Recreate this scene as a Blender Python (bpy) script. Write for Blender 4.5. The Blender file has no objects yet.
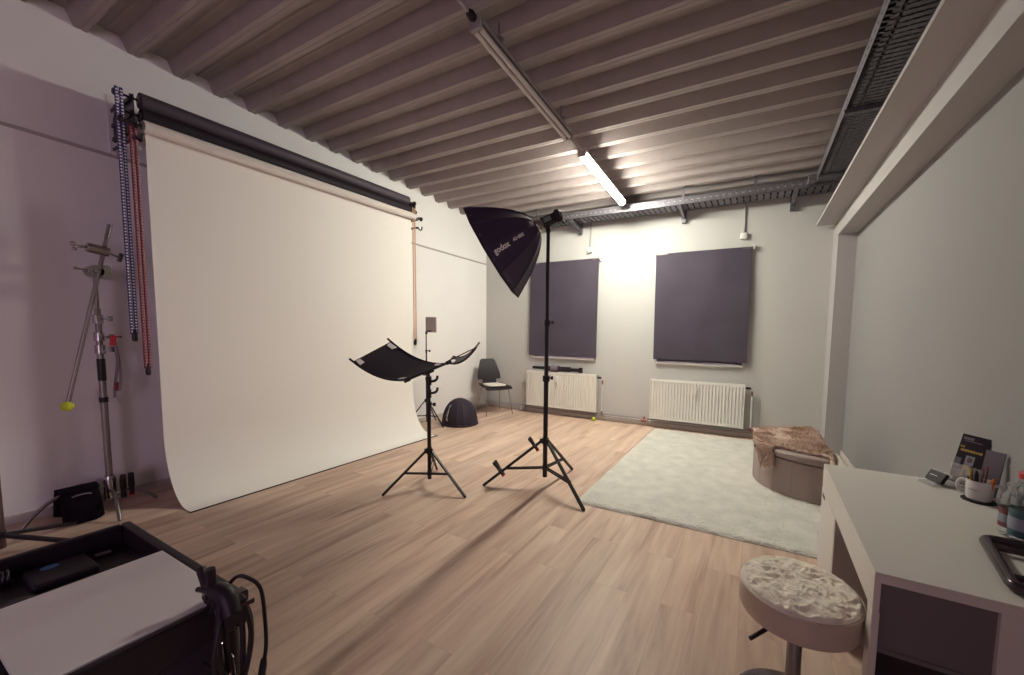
import bpy, math, random
from mathutils import Vector as V3, Matrix, noise
random.seed(7)
PI = math.pi
COL = bpy.context.scene.collection
OFF = {}

# ------------------------------------------------------------------ materials
def srgb(r, g, b):
    f = lambda c: (c/255/12.92) if c/255 <= .04045 else ((c/255+.055)/1.055)**2.4
    return (f(r), f(g), f(b), 1)

def mat(name, col, rough=.6, metal=0, bump=0, bscale=40, var=0, vscale=6, spec=.5, trans=0, ior=1.45, sheen=0, emit=0, stretch=None, dist=.002):
    m = bpy.data.materials.new(name); m.use_nodes = True
    nt = m.node_tree; b = nt.nodes['Principled BSDF']
    col = col if len(col) == 4 else (*col, 1)
    b.inputs['Base Color'].default_value = col
    b.inputs['Roughness'].default_value = rough
    b.inputs['Metallic'].default_value = metal
    b.inputs['Specular IOR Level'].default_value = spec
    b.inputs['IOR'].default_value = ior
    b.inputs['Transmission Weight'].default_value = trans
    if sheen: b.inputs['Sheen Weight'].default_value = sheen
    if emit:
        b.inputs['Emission Color'].default_value = col
        b.inputs['Emission Strength'].default_value = emit
    if bump or var:
        tc = nt.nodes.new('ShaderNodeTexCoord'); src = tc.outputs['Object']
        if stretch:
            mp = nt.nodes.new('ShaderNodeMapping'); mp.inputs['Scale'].default_value = stretch
            nt.links.new(src, mp.inputs['Vector']); src = mp.outputs['Vector']
    if var:
        n = nt.nodes.new('ShaderNodeTexNoise'); n.inputs['Scale'].default_value = vscale; n.inputs['Detail'].default_value = 5
        nt.links.new(src, n.inputs['Vector'])
        r = nt.nodes.new('ShaderNodeMapRange'); r.inputs[1].default_value = .3; r.inputs[2].default_value = .7
        r.inputs[3].default_value = 1-var; r.inputs[4].default_value = 1+var
        nt.links.new(n.outputs['Fac'], r.inputs[0])
        mx = nt.nodes.new('ShaderNodeMix'); mx.data_type = 'RGBA'; mx.blend_type = 'MULTIPLY'; mx.inputs[0].default_value = 1
        mx.inputs[6].default_value = col
        nt.links.new(r.outputs[0], mx.inputs[7]); nt.links.new(mx.outputs[2], b.inputs['Base Color'])
    if bump:
        n = nt.nodes.new('ShaderNodeTexNoise'); n.inputs['Scale'].default_value = bscale; n.inputs['Detail'].default_value = 6
        nt.links.new(src, n.inputs['Vector'])
        bp = nt.nodes.new('ShaderNodeBump'); bp.inputs['Strength'].default_value = bump; bp.inputs['Distance'].default_value = dist
        nt.links.new(n.outputs['Fac'], bp.inputs['Height']); nt.links.new(bp.outputs['Normal'], b.inputs['Normal'])
    return m

WHITE = (.83, .81, .81)
M = {}
M['wall'] = mat('painted_plaster', WHITE, .85, bump=.25, bscale=9, var=.02, vscale=1.5, dist=.006)
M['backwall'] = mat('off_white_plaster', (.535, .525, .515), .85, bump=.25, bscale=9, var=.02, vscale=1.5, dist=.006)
M['beamwall'] = mat('grey_white_beam_paint', (.42, .395, .40), .8)
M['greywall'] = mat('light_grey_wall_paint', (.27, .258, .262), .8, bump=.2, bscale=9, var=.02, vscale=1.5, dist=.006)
M['trimwhite'] = mat('white_paint', (.73, .71, .69), .6)
M['ceil'] = mat('coated_steel_sheet', (.345, .30, .295), .85, spec=.2, bump=.05, bscale=3, var=.05)
M['baseb'] = mat('skirting_paint', (.55, .50, .47), .5)
M['seam'] = mat('grey_cover_strip', (.46, .42, .40), .6)
M['paper'] = mat('seamless_paper', (.86, .83, .79), .8, bump=.1, bscale=3, dist=.01)
M['corepaper'] = mat('white_paper_roll', (.72, .66, .63), .75)
M['blackpaper'] = mat('charcoal_paper_roll', (.062, .045, .066), .55)
M['dullpaper'] = mat('black_paper_roll', (.014, .007, .014), .7)
M['black'] = mat('black_metal', (.011, .006, .012), .42)
M['blackplastic'] = mat('black_plastic', (.014, .007, .013), .5, bump=.05, bscale=200)
M['blackcloth'] = mat('black_nylon', (.016, .008, .018), .68, bump=.3, bscale=300, sheen=.04)
M['sandcloth'] = mat('dull_black_canvas', (.006, .003, .007), .9, spec=.12, bump=.3, bscale=120)
M['softcloth'] = mat('softbox_nylon', (.050, .031, .068), .72, bump=.15, bscale=25, dist=.004)
M['domecloth'] = mat('dome_nylon', (.024, .015, .030), .7, bump=.15, bscale=25, dist=.004)
M['chrome'] = mat('chrome', (.40, .37, .38), .25, 1)
M['satin'] = mat('satin_steel', (.27, .24, .235), .4, 1)
M['galv'] = mat('galvanised_steel', (.22, .21, .24), .45, .8, bump=.1, bscale=25, var=.2, vscale=30)
M['pipe'] = mat('grey_painted_pipe', (.34, .31, .32), .5)
M['copper'] = mat('reddish_brass', (.32, .14, .12), .4, .6)
M['radiator'] = mat('radiator_enamel', (.78, .76, .72), .35)
M['radgap'] = mat('radiator_shadow_side', (.6, .58, .56), .5)
M['plasticwhite'] = mat('white_plastic', (.75, .73, .70), .4)
M['blind'] = mat('plum_grey_blind_cloth', (.064, .051, .076), .8, bump=.3, bscale=4, var=.1, vscale=2.5, dist=.01)
M['yellow'] = mat('tennis_ball_felt', (.55, .62, .05), .9, bump=.4, bscale=200)
M['tape'] = mat('black_tape', (.012, .008, .012), .5)
M['red'] = mat('red_plastic', (.55, .03, .05), .45)
M['redcord'] = mat('red_bead_chain', (.22, .035, .05), .5)
M['bluecord'] = mat('blue_bead_chain', (.045, .05, .20), .5)
M['pinkbead'] = mat('pink_grey_bead', (.42, .25, .26), .5)
M['orangecord'] = mat('orange_bead_chain', (.78, .50, .32), .5)
M['greycloth'] = mat('grey_webbing', (.25, .22, .26), .8)
M['desk'] = mat('white_lacquer', (.66, .62, .585), .38)
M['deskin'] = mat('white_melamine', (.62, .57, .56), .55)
M['deskgrey'] = mat('grey_melamine', (.16, .13, .15), .55)  # desk white darkened: shade on the unlit end is in the colour
M['board'] = mat('white_foam_board', (.80, .76, .75), .55)
M['seat'] = mat('cream_plush', (.90, .82, .70), .85, bump=1, bscale=26, var=.13, vscale=24, dist=.012, sheen=.2)
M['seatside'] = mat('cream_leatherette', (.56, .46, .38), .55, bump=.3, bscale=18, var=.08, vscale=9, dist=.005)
M['ottoman'] = mat('taupe_leatherette', (.34, .265, .25), .55, bump=.2, bscale=60, var=.05)
M['fur'] = mat('brown_sheepskin', (.60, .445, .365), .9, var=.12, vscale=14, sheen=.25)
M['cushion'] = mat('white_felt_pad', (.76, .72, .68), .9)
M['ledgrey'] = mat('pinkish_grey_plastic', (.36, .29, .29), .5)
M['white_print'] = mat('white_print', (.88, .85, .85), .6)
M['yellow_print'] = mat('yellow_print', (.45, .30, .06), .6)
M['grey_print'] = mat('grey_print', (.16, .13, .17), .6)
M['leafgrey'] = mat('mauve_grey_paper', (.15, .12, .16), .6)
M['lcd'] = mat('green_lcd', (.22, .28, .25), .3)
M['bluelabel'] = mat('blue_label', (.09, .20, .45), .4)
M['glossblack'] = mat('glossy_black_card', (.012, .005, .013), .3)
M['acrylic'] = mat('clear_acrylic', (.9, .88, .88), .08); M['acrylic'].node_tree.nodes['Principled BSDF'].inputs['Alpha'].default_value = .22
M['pet'] = mat('clear_pet', (.93, .95, .97), .06, trans=1, ior=1.12)
M['teal'] = mat('teal_label', (.045, .10, .115), .45, var=.3, vscale=40)
M['redlabel'] = mat('red_label', (.17, .04, .055), .45)
M['palelabel'] = mat('pale_blue_label', (.26, .28, .34), .45)
M['mug'] = mat('white_ceramic', (.66, .62, .63), .25)
M['mugdark'] = mat('dark_rubber', (.012, .006, .012), .6)
M['orange'] = mat('orange_plastic', (.62, .17, .03), .5)
M['pencil'] = mat('brown_pencil', (.16, .08, .07), .5)
M['tube'] = mat('dark_satin_tube', (.085, .062, .075), .2, .75)
M['brownpole'] = mat('bronze_satin_pole', (.15, .10, .095), .45, .6)
M['lampbody'] = mat('lamp_housing_grey', (.45, .40, .39), .45)
M['lampoff'] = mat('unlit_clear_cover', (.60, .52, .50), .3)
M['tubeoff'] = mat('unlit_tube', (.66, .60, .58), .3)
LAMP_E = 178
M['lampon'] = mat('lit_diffuser', (1, .975, .82), .4, emit=LAMP_E)
M['lining'] = mat('silver_lining', (.6, .6, .62), .35, .6)
M['glass'] = mat('window_glass', (.9, .92, .95), .03, trans=1, ior=1.1)

def floor_mat():
    m = bpy.data.materials.new('oak_laminate'); m.use_nodes = True; nt = m.node_tree; b = nt.nodes['Principled BSDF']
    N = nt.nodes.new; L = nt.links.new
    tc = N('ShaderNodeTexCoord'); sx = N('ShaderNodeSeparateXYZ'); L(tc.outputs['Object'], sx.inputs[0])
    cb = N('ShaderNodeCombineXYZ'); L(sx.outputs['Y'], cb.inputs['X']); L(sx.outputs['X'], cb.inputs['Y'])
    br = N('ShaderNodeTexBrick'); L(cb.outputs[0], br.inputs['Vector'])
    br.inputs['Scale'].default_value = 1; br.inputs['Brick Width'].default_value = 1.29; br.inputs['Row Height'].default_value = .193
    br.inputs['Mortar Size'].default_value = .0012; br.inputs['Mortar Smooth'].default_value = .3; br.offset = .37; br.inputs['Bias'].default_value = 0
    br.inputs['Color1'].default_value = (.0, .0, .0, 1); br.inputs['Color2'].default_value = (1, 1, 1, 1); br.inputs['Mortar'].default_value = (.5, .5, .5, 1)
    # grain, shifted per plank
    sc = N('ShaderNodeVectorMath'); sc.operation = 'MULTIPLY'; sc.inputs[1].default_value = (.55, 5.0, 1); L(cb.outputs[0], sc.inputs[0])
    ad = N('ShaderNodeVectorMath'); ad.operation = 'MULTIPLY_ADD'; ad.inputs[1].default_value = (7, 7, 9); L(br.outputs['Color'], ad.inputs[0]); L(sc.outputs[0], ad.inputs[2])
    n1 = N('ShaderNodeTexNoise'); n1.inputs['Scale'].default_value = 1.6; n1.inputs['Detail'].default_value = 5; n1.inputs['Distortion'].default_value = .8; L(ad.outputs[0], n1.inputs['Vector'])
    sc2 = N('ShaderNodeVectorMath'); sc2.operation = 'MULTIPLY'; sc2.inputs[1].default_value = (3, 3.5, 1); L(ad.outputs[0], sc2.inputs[0])
    n2 = N('ShaderNodeTexNoise'); n2.inputs['Scale'].default_value = 2.2; n2.inputs['Detail'].default_value = 6; L(sc2.outputs[0], n2.inputs['Vector'])
    mxn = N('ShaderNodeMath'); mxn.operation = 'MULTIPLY_ADD'; mxn.inputs[1].default_value = .22; L(n2.outputs['Fac'], mxn.inputs[0])
    m2 = N('ShaderNodeMath'); m2.operation = 'MULTIPLY'; m2.inputs[1].default_value = .78; L(n1.outputs['Fac'], m2.inputs[0]); L(m2.outputs[0], mxn.inputs[2])
    rp = N('ShaderNodeValToRGB'); L(mxn.outputs[0], rp.inputs[0])
    e = rp.color_ramp.elements; e[0].position = .33; e[0].color = (.435, .28, .218, 1); e[1].position = .66; e[1].color = (.70, .53, .42, 1)
    x = e.new(.47); x.color = (.575, .40, .312, 1)
    hv = N('ShaderNodeMapRange'); hv.inputs[3].default_value = .91; hv.inputs[4].default_value = 1.08; L(br.outputs['Color'], hv.inputs[0])
    mm = N('ShaderNodeMix'); mm.data_type = 'RGBA'; mm.blend_type = 'MULTIPLY'; mm.inputs[0].default_value = 1
    L(rp.outputs[0], mm.inputs[6]); L(hv.outputs[0], mm.inputs[7])
    ml = N('ShaderNodeMix'); ml.data_type = 'RGBA'; ml.inputs[7].default_value = (.15, .09, .07, 1)
    fm = N('ShaderNodeMath'); fm.operation = 'MULTIPLY'; fm.inputs[1].default_value = .28; L(br.outputs['Fac'], fm.inputs[0])
    L(fm.outputs[0], ml.inputs[0]); L(mm.outputs[2], ml.inputs[6]); L(ml.outputs[2], b.inputs['Base Color'])
    b.inputs['Roughness'].default_value = .48; b.inputs['Specular IOR Level'].default_value = .35
    bp = N('ShaderNodeBump'); bp.inputs['Strength'].default_value = .08; bp.inputs['Distance'].default_value = .003
    L(mxn.outputs[0], bp.inputs['Height']); L(bp.outputs[0], b.inputs['Normal'])
    return m
M['floor'] = floor_mat()
M['rug'] = mat('cream_pile', (.68, .655, .60), .95, bump=.9, bscale=55, var=.11, vscale=7, dist=.02, sheen=.15)

# ------------------------------------------------------------------ mesh helpers
def basis(d):
    d = V3(d).normalized(); a = V3((0, 0, 1)) if abs(d.z) < .93 else V3((1, 0, 0))
    u = d.cross(a).normalized(); return d, u, u.cross(d).normalized()

class MB:
    def __init__(s): s.v = []; s.f = []
    def add(s, vs, fs):
        n = len(s.v); s.v += [tuple(p) for p in vs]; s.f += [tuple(i+n for i in f) for f in fs]; return s
    def box(s, x0, x1, y0, y1, z0, z1):
        vs = [(x, y, z) for x in (x0, x1) for y in (y0, y1) for z in (z0, z1)]
        return s.add(vs, [(0, 1, 3, 2), (4, 6, 7, 5), (0, 4, 5, 1), (2, 3, 7, 6), (0, 2, 6, 4), (1, 5, 7, 3)])
    def obox(s, c, h, ax):
        c = V3(c); ax = [V3(a).normalized() for a in ax]
        vs = [c+ax[0]*h[0]*i+ax[1]*h[1]*j+ax[2]*h[2]*k for i in (-1, 1) for j in (-1, 1) for k in (-1, 1)]
        return s.add(vs, [(0, 1, 3, 2), (4, 6, 7, 5), (0, 4, 5, 1), (2, 3, 7, 6), (0, 2, 6, 4), (1, 5, 7, 3)])
    def bar(s, p, q, w, h, up=(0, 0, 1)):
        p, q = V3(p), V3(q); d = (q-p); u = d.cross(V3(up)).normalized(); n = u.cross(d).normalized()
        return s.obox((p+q)/2, (d.length/2, w/2, h/2), (d, u, n))
    def tube(s, pts, r, n=12, closed=False, flat=1):
        pts = [V3(p) for p in pts]; k = len(pts); rs = r if isinstance(r, (list, tuple)) else [r]*k
        u = None; vs = []
        for i, p in enumerate(pts):
            if closed: d = pts[(i+1) % k]-pts[i-1]
            else: d = pts[min(i+1, k-1)]-pts[max(i-1, 0)]
            if d.length < 1e-9: d = V3((0, 0, 1))
            d.normalize()
            if u is None: _, u, _ = basis(d)
            u = (u-d*u.dot(d)); u = u.normalized() if u.length > 1e-6 else basis(d)[1]
            w = d.cross(u)
            for j in range(n):
                a = 2*PI*j/n; vs.append(p+(u*math.cos(a)+w*math.sin(a)*flat)*rs[i])
        fs = []
        for i in range(k if closed else k-1):
            a, b = i*n, ((i+1) % k)*n
            for j in range(n): fs.append((a+j, a+(j+1) % n, b+(j+1) % n, b+j))
        if not closed: fs += [tuple(range(n-1, -1, -1)), tuple((k-1)*n+j for j in range(n))]
        return s.add(vs, fs)
    def rod(s, p, q, r, r2=None, n=12): return s.tube([p, q], [r, r if r2 is None else r2], n)
    def lathe(s, prof, o=(0, 0, 0), ax=(0, 0, 1), n=24, sx=1, sy=1, ph=0):
        d, u, w = basis(ax); o = V3(o)
        if abs(d.z) > .93: u, w = V3((1, 0, 0)), V3((0, 1, 0)) if d.z > 0 else V3((0, -1, 0))
        vs = []; k = len(prof)
        for r, z in prof:
            for j in range(n):
                a = 2*PI*j/n+ph; vs.append(o+d*z+u*math.cos(a)*r*sx+w*math.sin(a)*r*sy)
        fs = [(i*n+j, i*n+(j+1) % n, (i+1)*n+(j+1) % n, (i+1)*n+j) for i in range(k-1) for j in range(n)]
        if prof[0][0] > 1e-6: fs.append(tuple(range(n-1, -1, -1)))
        if prof[-1][0] > 1e-6: fs.append(tuple((k-1)*n+j for j in range(n)))
        return s.add(vs, fs)
    def ball(s, c, r, n=16, m=10, sc=(1, 1, 1)):
        vs = []; c = V3(c)
        for i in range(m+1):
            t = PI*i/m
            for j in range(n):
                a = 2*PI*j/n; vs.append((c.x+r*sc[0]*math.sin(t)*math.cos(a), c.y+r*sc[1]*math.sin(t)*math.sin(a), c.z+r*sc[2]*math.cos(t)))
        return s.add(vs, [(i*n+j, (i+1)*n+j, (i+1)*n+(j+1) % n, i*n+(j+1) % n) for i in range(m) for j in range(n)])
    def prism(s, poly, o, u, w, depth):          # poly in (u, w), extruded along depth vector
        o, u, w, d = V3(o), V3(u), V3(w), V3(depth); n = len(poly)
        vs = [o+u*a+w*b for a, b in poly]+[o+u*a+w*b+d for a, b in poly]
        return s.add(vs, [tuple(range(n-1, -1, -1)), tuple(range(n, 2*n))]+[(i, (i+1) % n, n+(i+1) % n, n+i) for i in range(n)])
    def grid(s, fn, nu, nv):
        vs = [fn(i/nu, j/nv) for i in range(nu+1) for j in range(nv+1)]
        return s.add(vs, [(i*(nv+1)+j, (i+1)*(nv+1)+j, (i+1)*(nv+1)+j+1, i*(nv+1)+j+1) for i in range(nu) for j in range(nv)])
    def slab(s, fn, nu, nv, th):                 # a grid given thickness along its normal
        g = {}
        for i in range(nu+1):
            for j in range(nv+1): g[i, j] = V3(fn(i/nu, j/nv))
        top = []; bot = []
        for i in range(nu+1):
            for j in range(nv+1):
                du = g[min(i+1, nu), j]-g[max(i-1, 0), j]; dv = g[i, min(j+1, nv)]-g[i, max(j-1, 0)]
                nn = du.cross(dv); nn = nn.normalized() if nn.length > 1e-9 else V3((0, 0, 1))
                top.append(g[i, j]+nn*th/2); bot.append(g[i, j]-nn*th/2)
        K = (nu+1)*(nv+1); ix = lambda i, j: i*(nv+1)+j; fs = []
        for i in range(nu):
            for j in range(nv):
                fs.append((ix(i, j), ix(i+1, j), ix(i+1, j+1), ix(i, j+1))); fs.append((K+ix(i, j), K+ix(i, j+1), K+ix(i+1, j+1), K+ix(i+1, j)))
        for i in range(nu):
            fs.append((ix(i, 0), K+ix(i, 0), K+ix(i+1, 0), ix(i+1, 0))); fs.append((ix(i, nv), ix(i+1, nv), K+ix(i+1, nv), K+ix(i, nv)))
        for j in range(nv):
            fs.append((ix(0, j), ix(0, j+1), K+ix(0, j+1), K+ix(0, j))); fs.append((ix(nu, j), K+ix(nu, j), K+ix(nu, j+1), ix(nu, j+1)))
        return s.add(top+bot, fs)
    def build(s, name, material, parent=None, bevel=0, smooth=40, seg=2, base=None, label=None):
        o3 = OFF[parent.name] if parent else V3(base or (0, 0, 0))
        me = bpy.data.meshes.new(name)
        me.from_pydata([tuple(V3(p)-o3) for p in s.v], [], s.f); me.update()
        import bmesh as _b
        bm = _b.new(); bm.from_mesh(me); _b.ops.recalc_face_normals(bm, faces=bm.faces); bm.to_mesh(me); bm.free()
        if smooth:
            me.shade_smooth(); me.set_sharp_from_angle(angle=math.radians(smooth))
        me.materials.append(material)
        o = bpy.data.objects.new(name, me); COL.objects.link(o)
        if parent: o.parent = parent
        else: o.location = o3
        OFF[o.name] = o3
        if bevel:
            md = o.modifiers.new('bevel', 'BEVEL'); md.width = bevel; md.segments = seg; md.limit_method = 'ANGLE'; md.angle_limit = math.radians(40); md.harden_normals = False
        if label: o['label'] = label
        return o

def thing(name, label, cat, loc, group=None):
    o = bpy.data.objects.new(name, None); o.empty_display_size = .05; COL.objects.link(o); o.location = loc; OFF[o.name] = V3(loc)
    return tag(o, label, cat, group)
def tag(o, label, cat, group=None):
    o['label'] = label; o['category'] = cat
    if group: o['group'] = group
    return o
def struct(o): o['kind'] = 'structure'; return o

def text_geo(txt, size, bold=0):
    c = bpy.data.curves.new('lettering', 'FONT'); c.body = txt; c.size = size; c.offset = bold; c.resolution_u = 3
    c.align_x = 'CENTER'; c.align_y = 'CENTER'
    o = bpy.data.objects.new('lettering', c); COL.objects.link(o)
    bpy.context.view_layer.update()
    dg = bpy.context.evaluated_depsgraph_get(); me = bpy.data.meshes.new_from_object(o.evaluated_get(dg))
    vs = [(v.co.x, v.co.y) for v in me.vertices]; fs = [tuple(p.vertices) for p in me.polygons]
    bpy.data.objects.remove(o); bpy.data.curves.remove(c); bpy.data.meshes.remove(me)
    return vs, fs
def text_on(mb, txt, size, o, u, w, bold=0):
    vs, fs = text_geo(txt, size, bold); o, u, w = V3(o), V3(u).normalized(), V3(w).normalized()
    return mb.add([o+u*a+w*b for a, b in vs], fs)

def marks(mb, widths, h, o, u, w, lift=None):   # a row of small print too fine to read: strokes of these widths
    x = -sum(widths)/2; o, u, w = V3(o), V3(u).normalized(), V3(w).normalized(); rr = random.Random(5)
    for i, a in enumerate(widths):
        if i % 2 == 0:
            k = h*rr.uniform(.75, 1.1)
            mb.add([o+u*x-w*k/2, o+u*(x+a)-w*k/2, o+u*(x+a)+w*k/2, o+u*x+w*k/2], [(0, 1, 2, 3)])
        x += a
    return mb
def smoothpath(pts, sub=6, closed=False):
    P = [V3(p) for p in pts]; n = len(P); out = []
    for i in range(n if closed else n-1):
        p0 = P[(i-1) % n] if (closed or i > 0) else P[0]; p1 = P[i]; p2 = P[(i+1) % n]; p3 = P[(i+2) % n] if (closed or i+2 < n) else P[-1]
        for k in range(sub):
            t = k/sub
            out.append(.5*((2*p1)+(p2-p0)*t+(2*p0-5*p1+4*p2-p3)*t*t+(3*p1-p0-3*p2+p3)*t**3))
    if not closed: out.append(P[-1])
    return out

# ------------------------------------------------------------------ room shell
XL, XR, YB, YF = -4.84, 1.05, 6.30, -5.0
CEIL = lambda y: 3.884-.0532*y               # underside of the roof sheet's ribs
struct(MB().box(XL-.2, XR+.2, YF-.2, YB+.25, -.2, 0).build('floor', M['floor'], smooth=0))
LX = lambda y: XL+max(0, y-1.4)*.0224        # face of the left wall
struct(MB().prism([(XL-.25, YF-.2), (XL, YF-.2), (XL, 1.4), (LX(YB+.3), YB+.3), (XL-.25, YB+.3)], (0, 0, 0), (1, 0, 0), (0, 1, 0), (0, 0, 4.25)).build('wall_left', M['wall'], smooth=0))
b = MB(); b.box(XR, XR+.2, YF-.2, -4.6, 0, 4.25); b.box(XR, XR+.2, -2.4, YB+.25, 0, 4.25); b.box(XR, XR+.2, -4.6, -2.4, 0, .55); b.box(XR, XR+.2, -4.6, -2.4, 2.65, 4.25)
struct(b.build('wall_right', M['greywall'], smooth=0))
WIN = [(-3.62, -2.43, 1.03, 2.66), (-1.35, -.14, 1.03, 2.66)]
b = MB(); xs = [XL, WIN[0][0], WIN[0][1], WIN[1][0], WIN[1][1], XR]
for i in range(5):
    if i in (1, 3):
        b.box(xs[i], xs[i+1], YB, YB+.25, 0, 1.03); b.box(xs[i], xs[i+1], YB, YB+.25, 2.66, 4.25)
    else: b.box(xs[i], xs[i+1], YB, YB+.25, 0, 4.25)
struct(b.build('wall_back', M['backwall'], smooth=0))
struct(MB().box(XL, XR, YF-.2, YF, 0, 4.25).build('wall_front', M['wall'], smooth=0))
# unseen window added behind the camera, in the right wall, for purple fill
WY0, WY1, WZ0, WZ1 = -4.6, -2.4, .55, 2.65
b = MB(); x = XR+.06
for (a0, a1, c0, c1) in ((WY0, WY1, WZ0, WZ0+.06), (WY0, WY1, WZ1-.06, WZ1), (WY0, WY0+.06, WZ0, WZ1), (WY1-.06, WY1, WZ0, WZ1), (-3.53, -3.47, WZ0, WZ1)): b.box(x, x+.06, a0, a1, c0, c1)
struct(b.build('window_3', M['trimwhite']))
for i, (x0, x1, z0, z1) in enumerate(WIN):
    b = MB(); y = YB+.16
    for (a0, a1, c0, c1) in ((x0, x1, z0, z0+.07), (x0, x1, z1-.07, z1), (x0, x0+.07, z0, z1), (x1-.07, x1, z0, z1), ((x0+x1)/2-.04, (x0+x1)/2+.04, z0, z1)): b.box(a0, a1, y, y+.06, c0, c1)
    w = struct(b.build('window_%d' % (i+1), M['trimwhite']))
    MB().box(x0+.05, x1-.05, y+.025, y+.035, z0+.05, z1-.05).build('pane', M['glass'], w)
    MB().box(x0-.015, x1+.015, YB-.045, YB+.17, z0-.005, z0+.028).build('sill', M['trimwhite'], w, bevel=.004)

# trapezoidal steel roof sheet
b = MB(); prof = []; P = .295; k = -22
while 1.15+P*k < YB+.5:
    c = 1.15+P*k
    for dy, dz in ((-.034, 0), (-.008, 0), (0, .004), (.008, 0), (.034, 0), (.078, .105), (.128, .105), (.1365, .099), (.1475, .099), (.156, .105), (.217, .105)): prof.append((c+dy, CEIL(c+dy)+dz))
    k += 1
n = len(prof); x0, x1 = XL-.1, XR+.1
vs = [(x, y, z) for y, z in prof for x in (x0, x1)]+[(x, y, z+.012) for y, z in prof for x in (x0, x1)]
fs = []
for i in range(n-1):
    fs.append((2*i, 2*i+1, 2*i+3, 2*i+2)); fs.append((2*n+2*i, 2*n+2*i+2, 2*n+2*i+3, 2*n+2*i+1))
b.add(vs, fs); struct(b.build('ceiling', M['ceil'], smooth=25))

struct(MB().prism([(XL, YF), (XL+.018, YF), (XL+.018, 1.4), (LX(YB)+.018, YB), (LX(YB), YB), (XL, 1.4)], (0, 0, 0), (1, 0, 0), (0, 1, 0), (0, 0, .065)).build('baseboard_left', M['baseb'], smooth=0))
struct(MB().box(XL+.018, .86, YB-.018, YB, 0, .06).build('baseboard_back', M['baseb'], bevel=.003))
struct(MB().box(XR-.018, XR, -2.4, 5.95, 0, .065).build('baseboard_right', M['baseb'], bevel=.003))
# cover strip along the left wall
b = MB()
for (ya, za), (yb, zb) in (((YF, 3.042), (1.4, 2.907)), ((1.4, 2.907), (YB, 2.81))):
    vs = []
    for y, z in ((ya, za), (yb, zb)): vs += [(LX(y), y, z-.013), (LX(y)+.016, y, z-.010), (LX(y)+.016, y, z+.010), (LX(y), y, z+.013)]
    b.add(vs, [(0, 1, 5, 4), (1, 2, 6, 5), (2, 3, 7, 6), (0, 3, 2, 1), (4, 5, 6, 7)])
struct(b.build('trim_1', M['seam'], smooth=0))
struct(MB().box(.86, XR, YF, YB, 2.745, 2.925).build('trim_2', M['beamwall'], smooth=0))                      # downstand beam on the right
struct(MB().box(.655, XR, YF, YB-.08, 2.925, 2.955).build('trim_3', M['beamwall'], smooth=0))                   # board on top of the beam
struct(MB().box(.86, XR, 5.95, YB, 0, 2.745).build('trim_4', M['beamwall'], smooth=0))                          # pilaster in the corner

# ------------------------------------------------------------------ window blinds, radiators, pipes, sockets
def blind(x0, x1, z0, z1, label, tilt, bar):
    t = thing('roller_blind', label, 'blind', ((x0+x1)/2, YB-.06, z0), 'dark roller blinds over the windows')
    y = YB-.06
    def f(u, v):
        x = x0+(x1-x0)*u+tilt*(v-.5)*.01; z = z0+(z1-z0)*v
        return (x, y+.010*math.sin(u*5+v*2)+.004*math.sin(u*13-v*5), z)
    MB().slab(f, 40, 30, .004).build('blind_cloth', M['blind'], t)
    MB().rod((x0-.015, y+.02, z1-.01), (x1+.03, y+.02, z1-.01), .018).build('roller_tube', M['satin'], t)
    for x in (x0-.02, x1+.02): MB().box(x-.006, x+.012, y-.005, YB, z1-.04, z1+.025).build('bracket', M['plasticwhite'], t, bevel=.003)
    if bar: MB().box(x0+.07, x1-.11, y-.010, y+.014, z0-.012, z0+.014).build('bottom_bar', M['blackplastic'], t, bevel=.004)
    else: MB().box(x0+.01, x1-.01, y-.008, y+.012, z0-.004, z0+.016).build('bottom_bar', M['blind'], t, bevel=.004)
blind(-3.695, -2.362, 1.082, 2.748, 'dark plum roller blind drawn down above the radiator with the folded tripod', .5, False)
blind(-1.407, -.075, 1.093, 2.735, 'dark plum roller blind drawn down nearest the right wall pilaster', -1, True)

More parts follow.
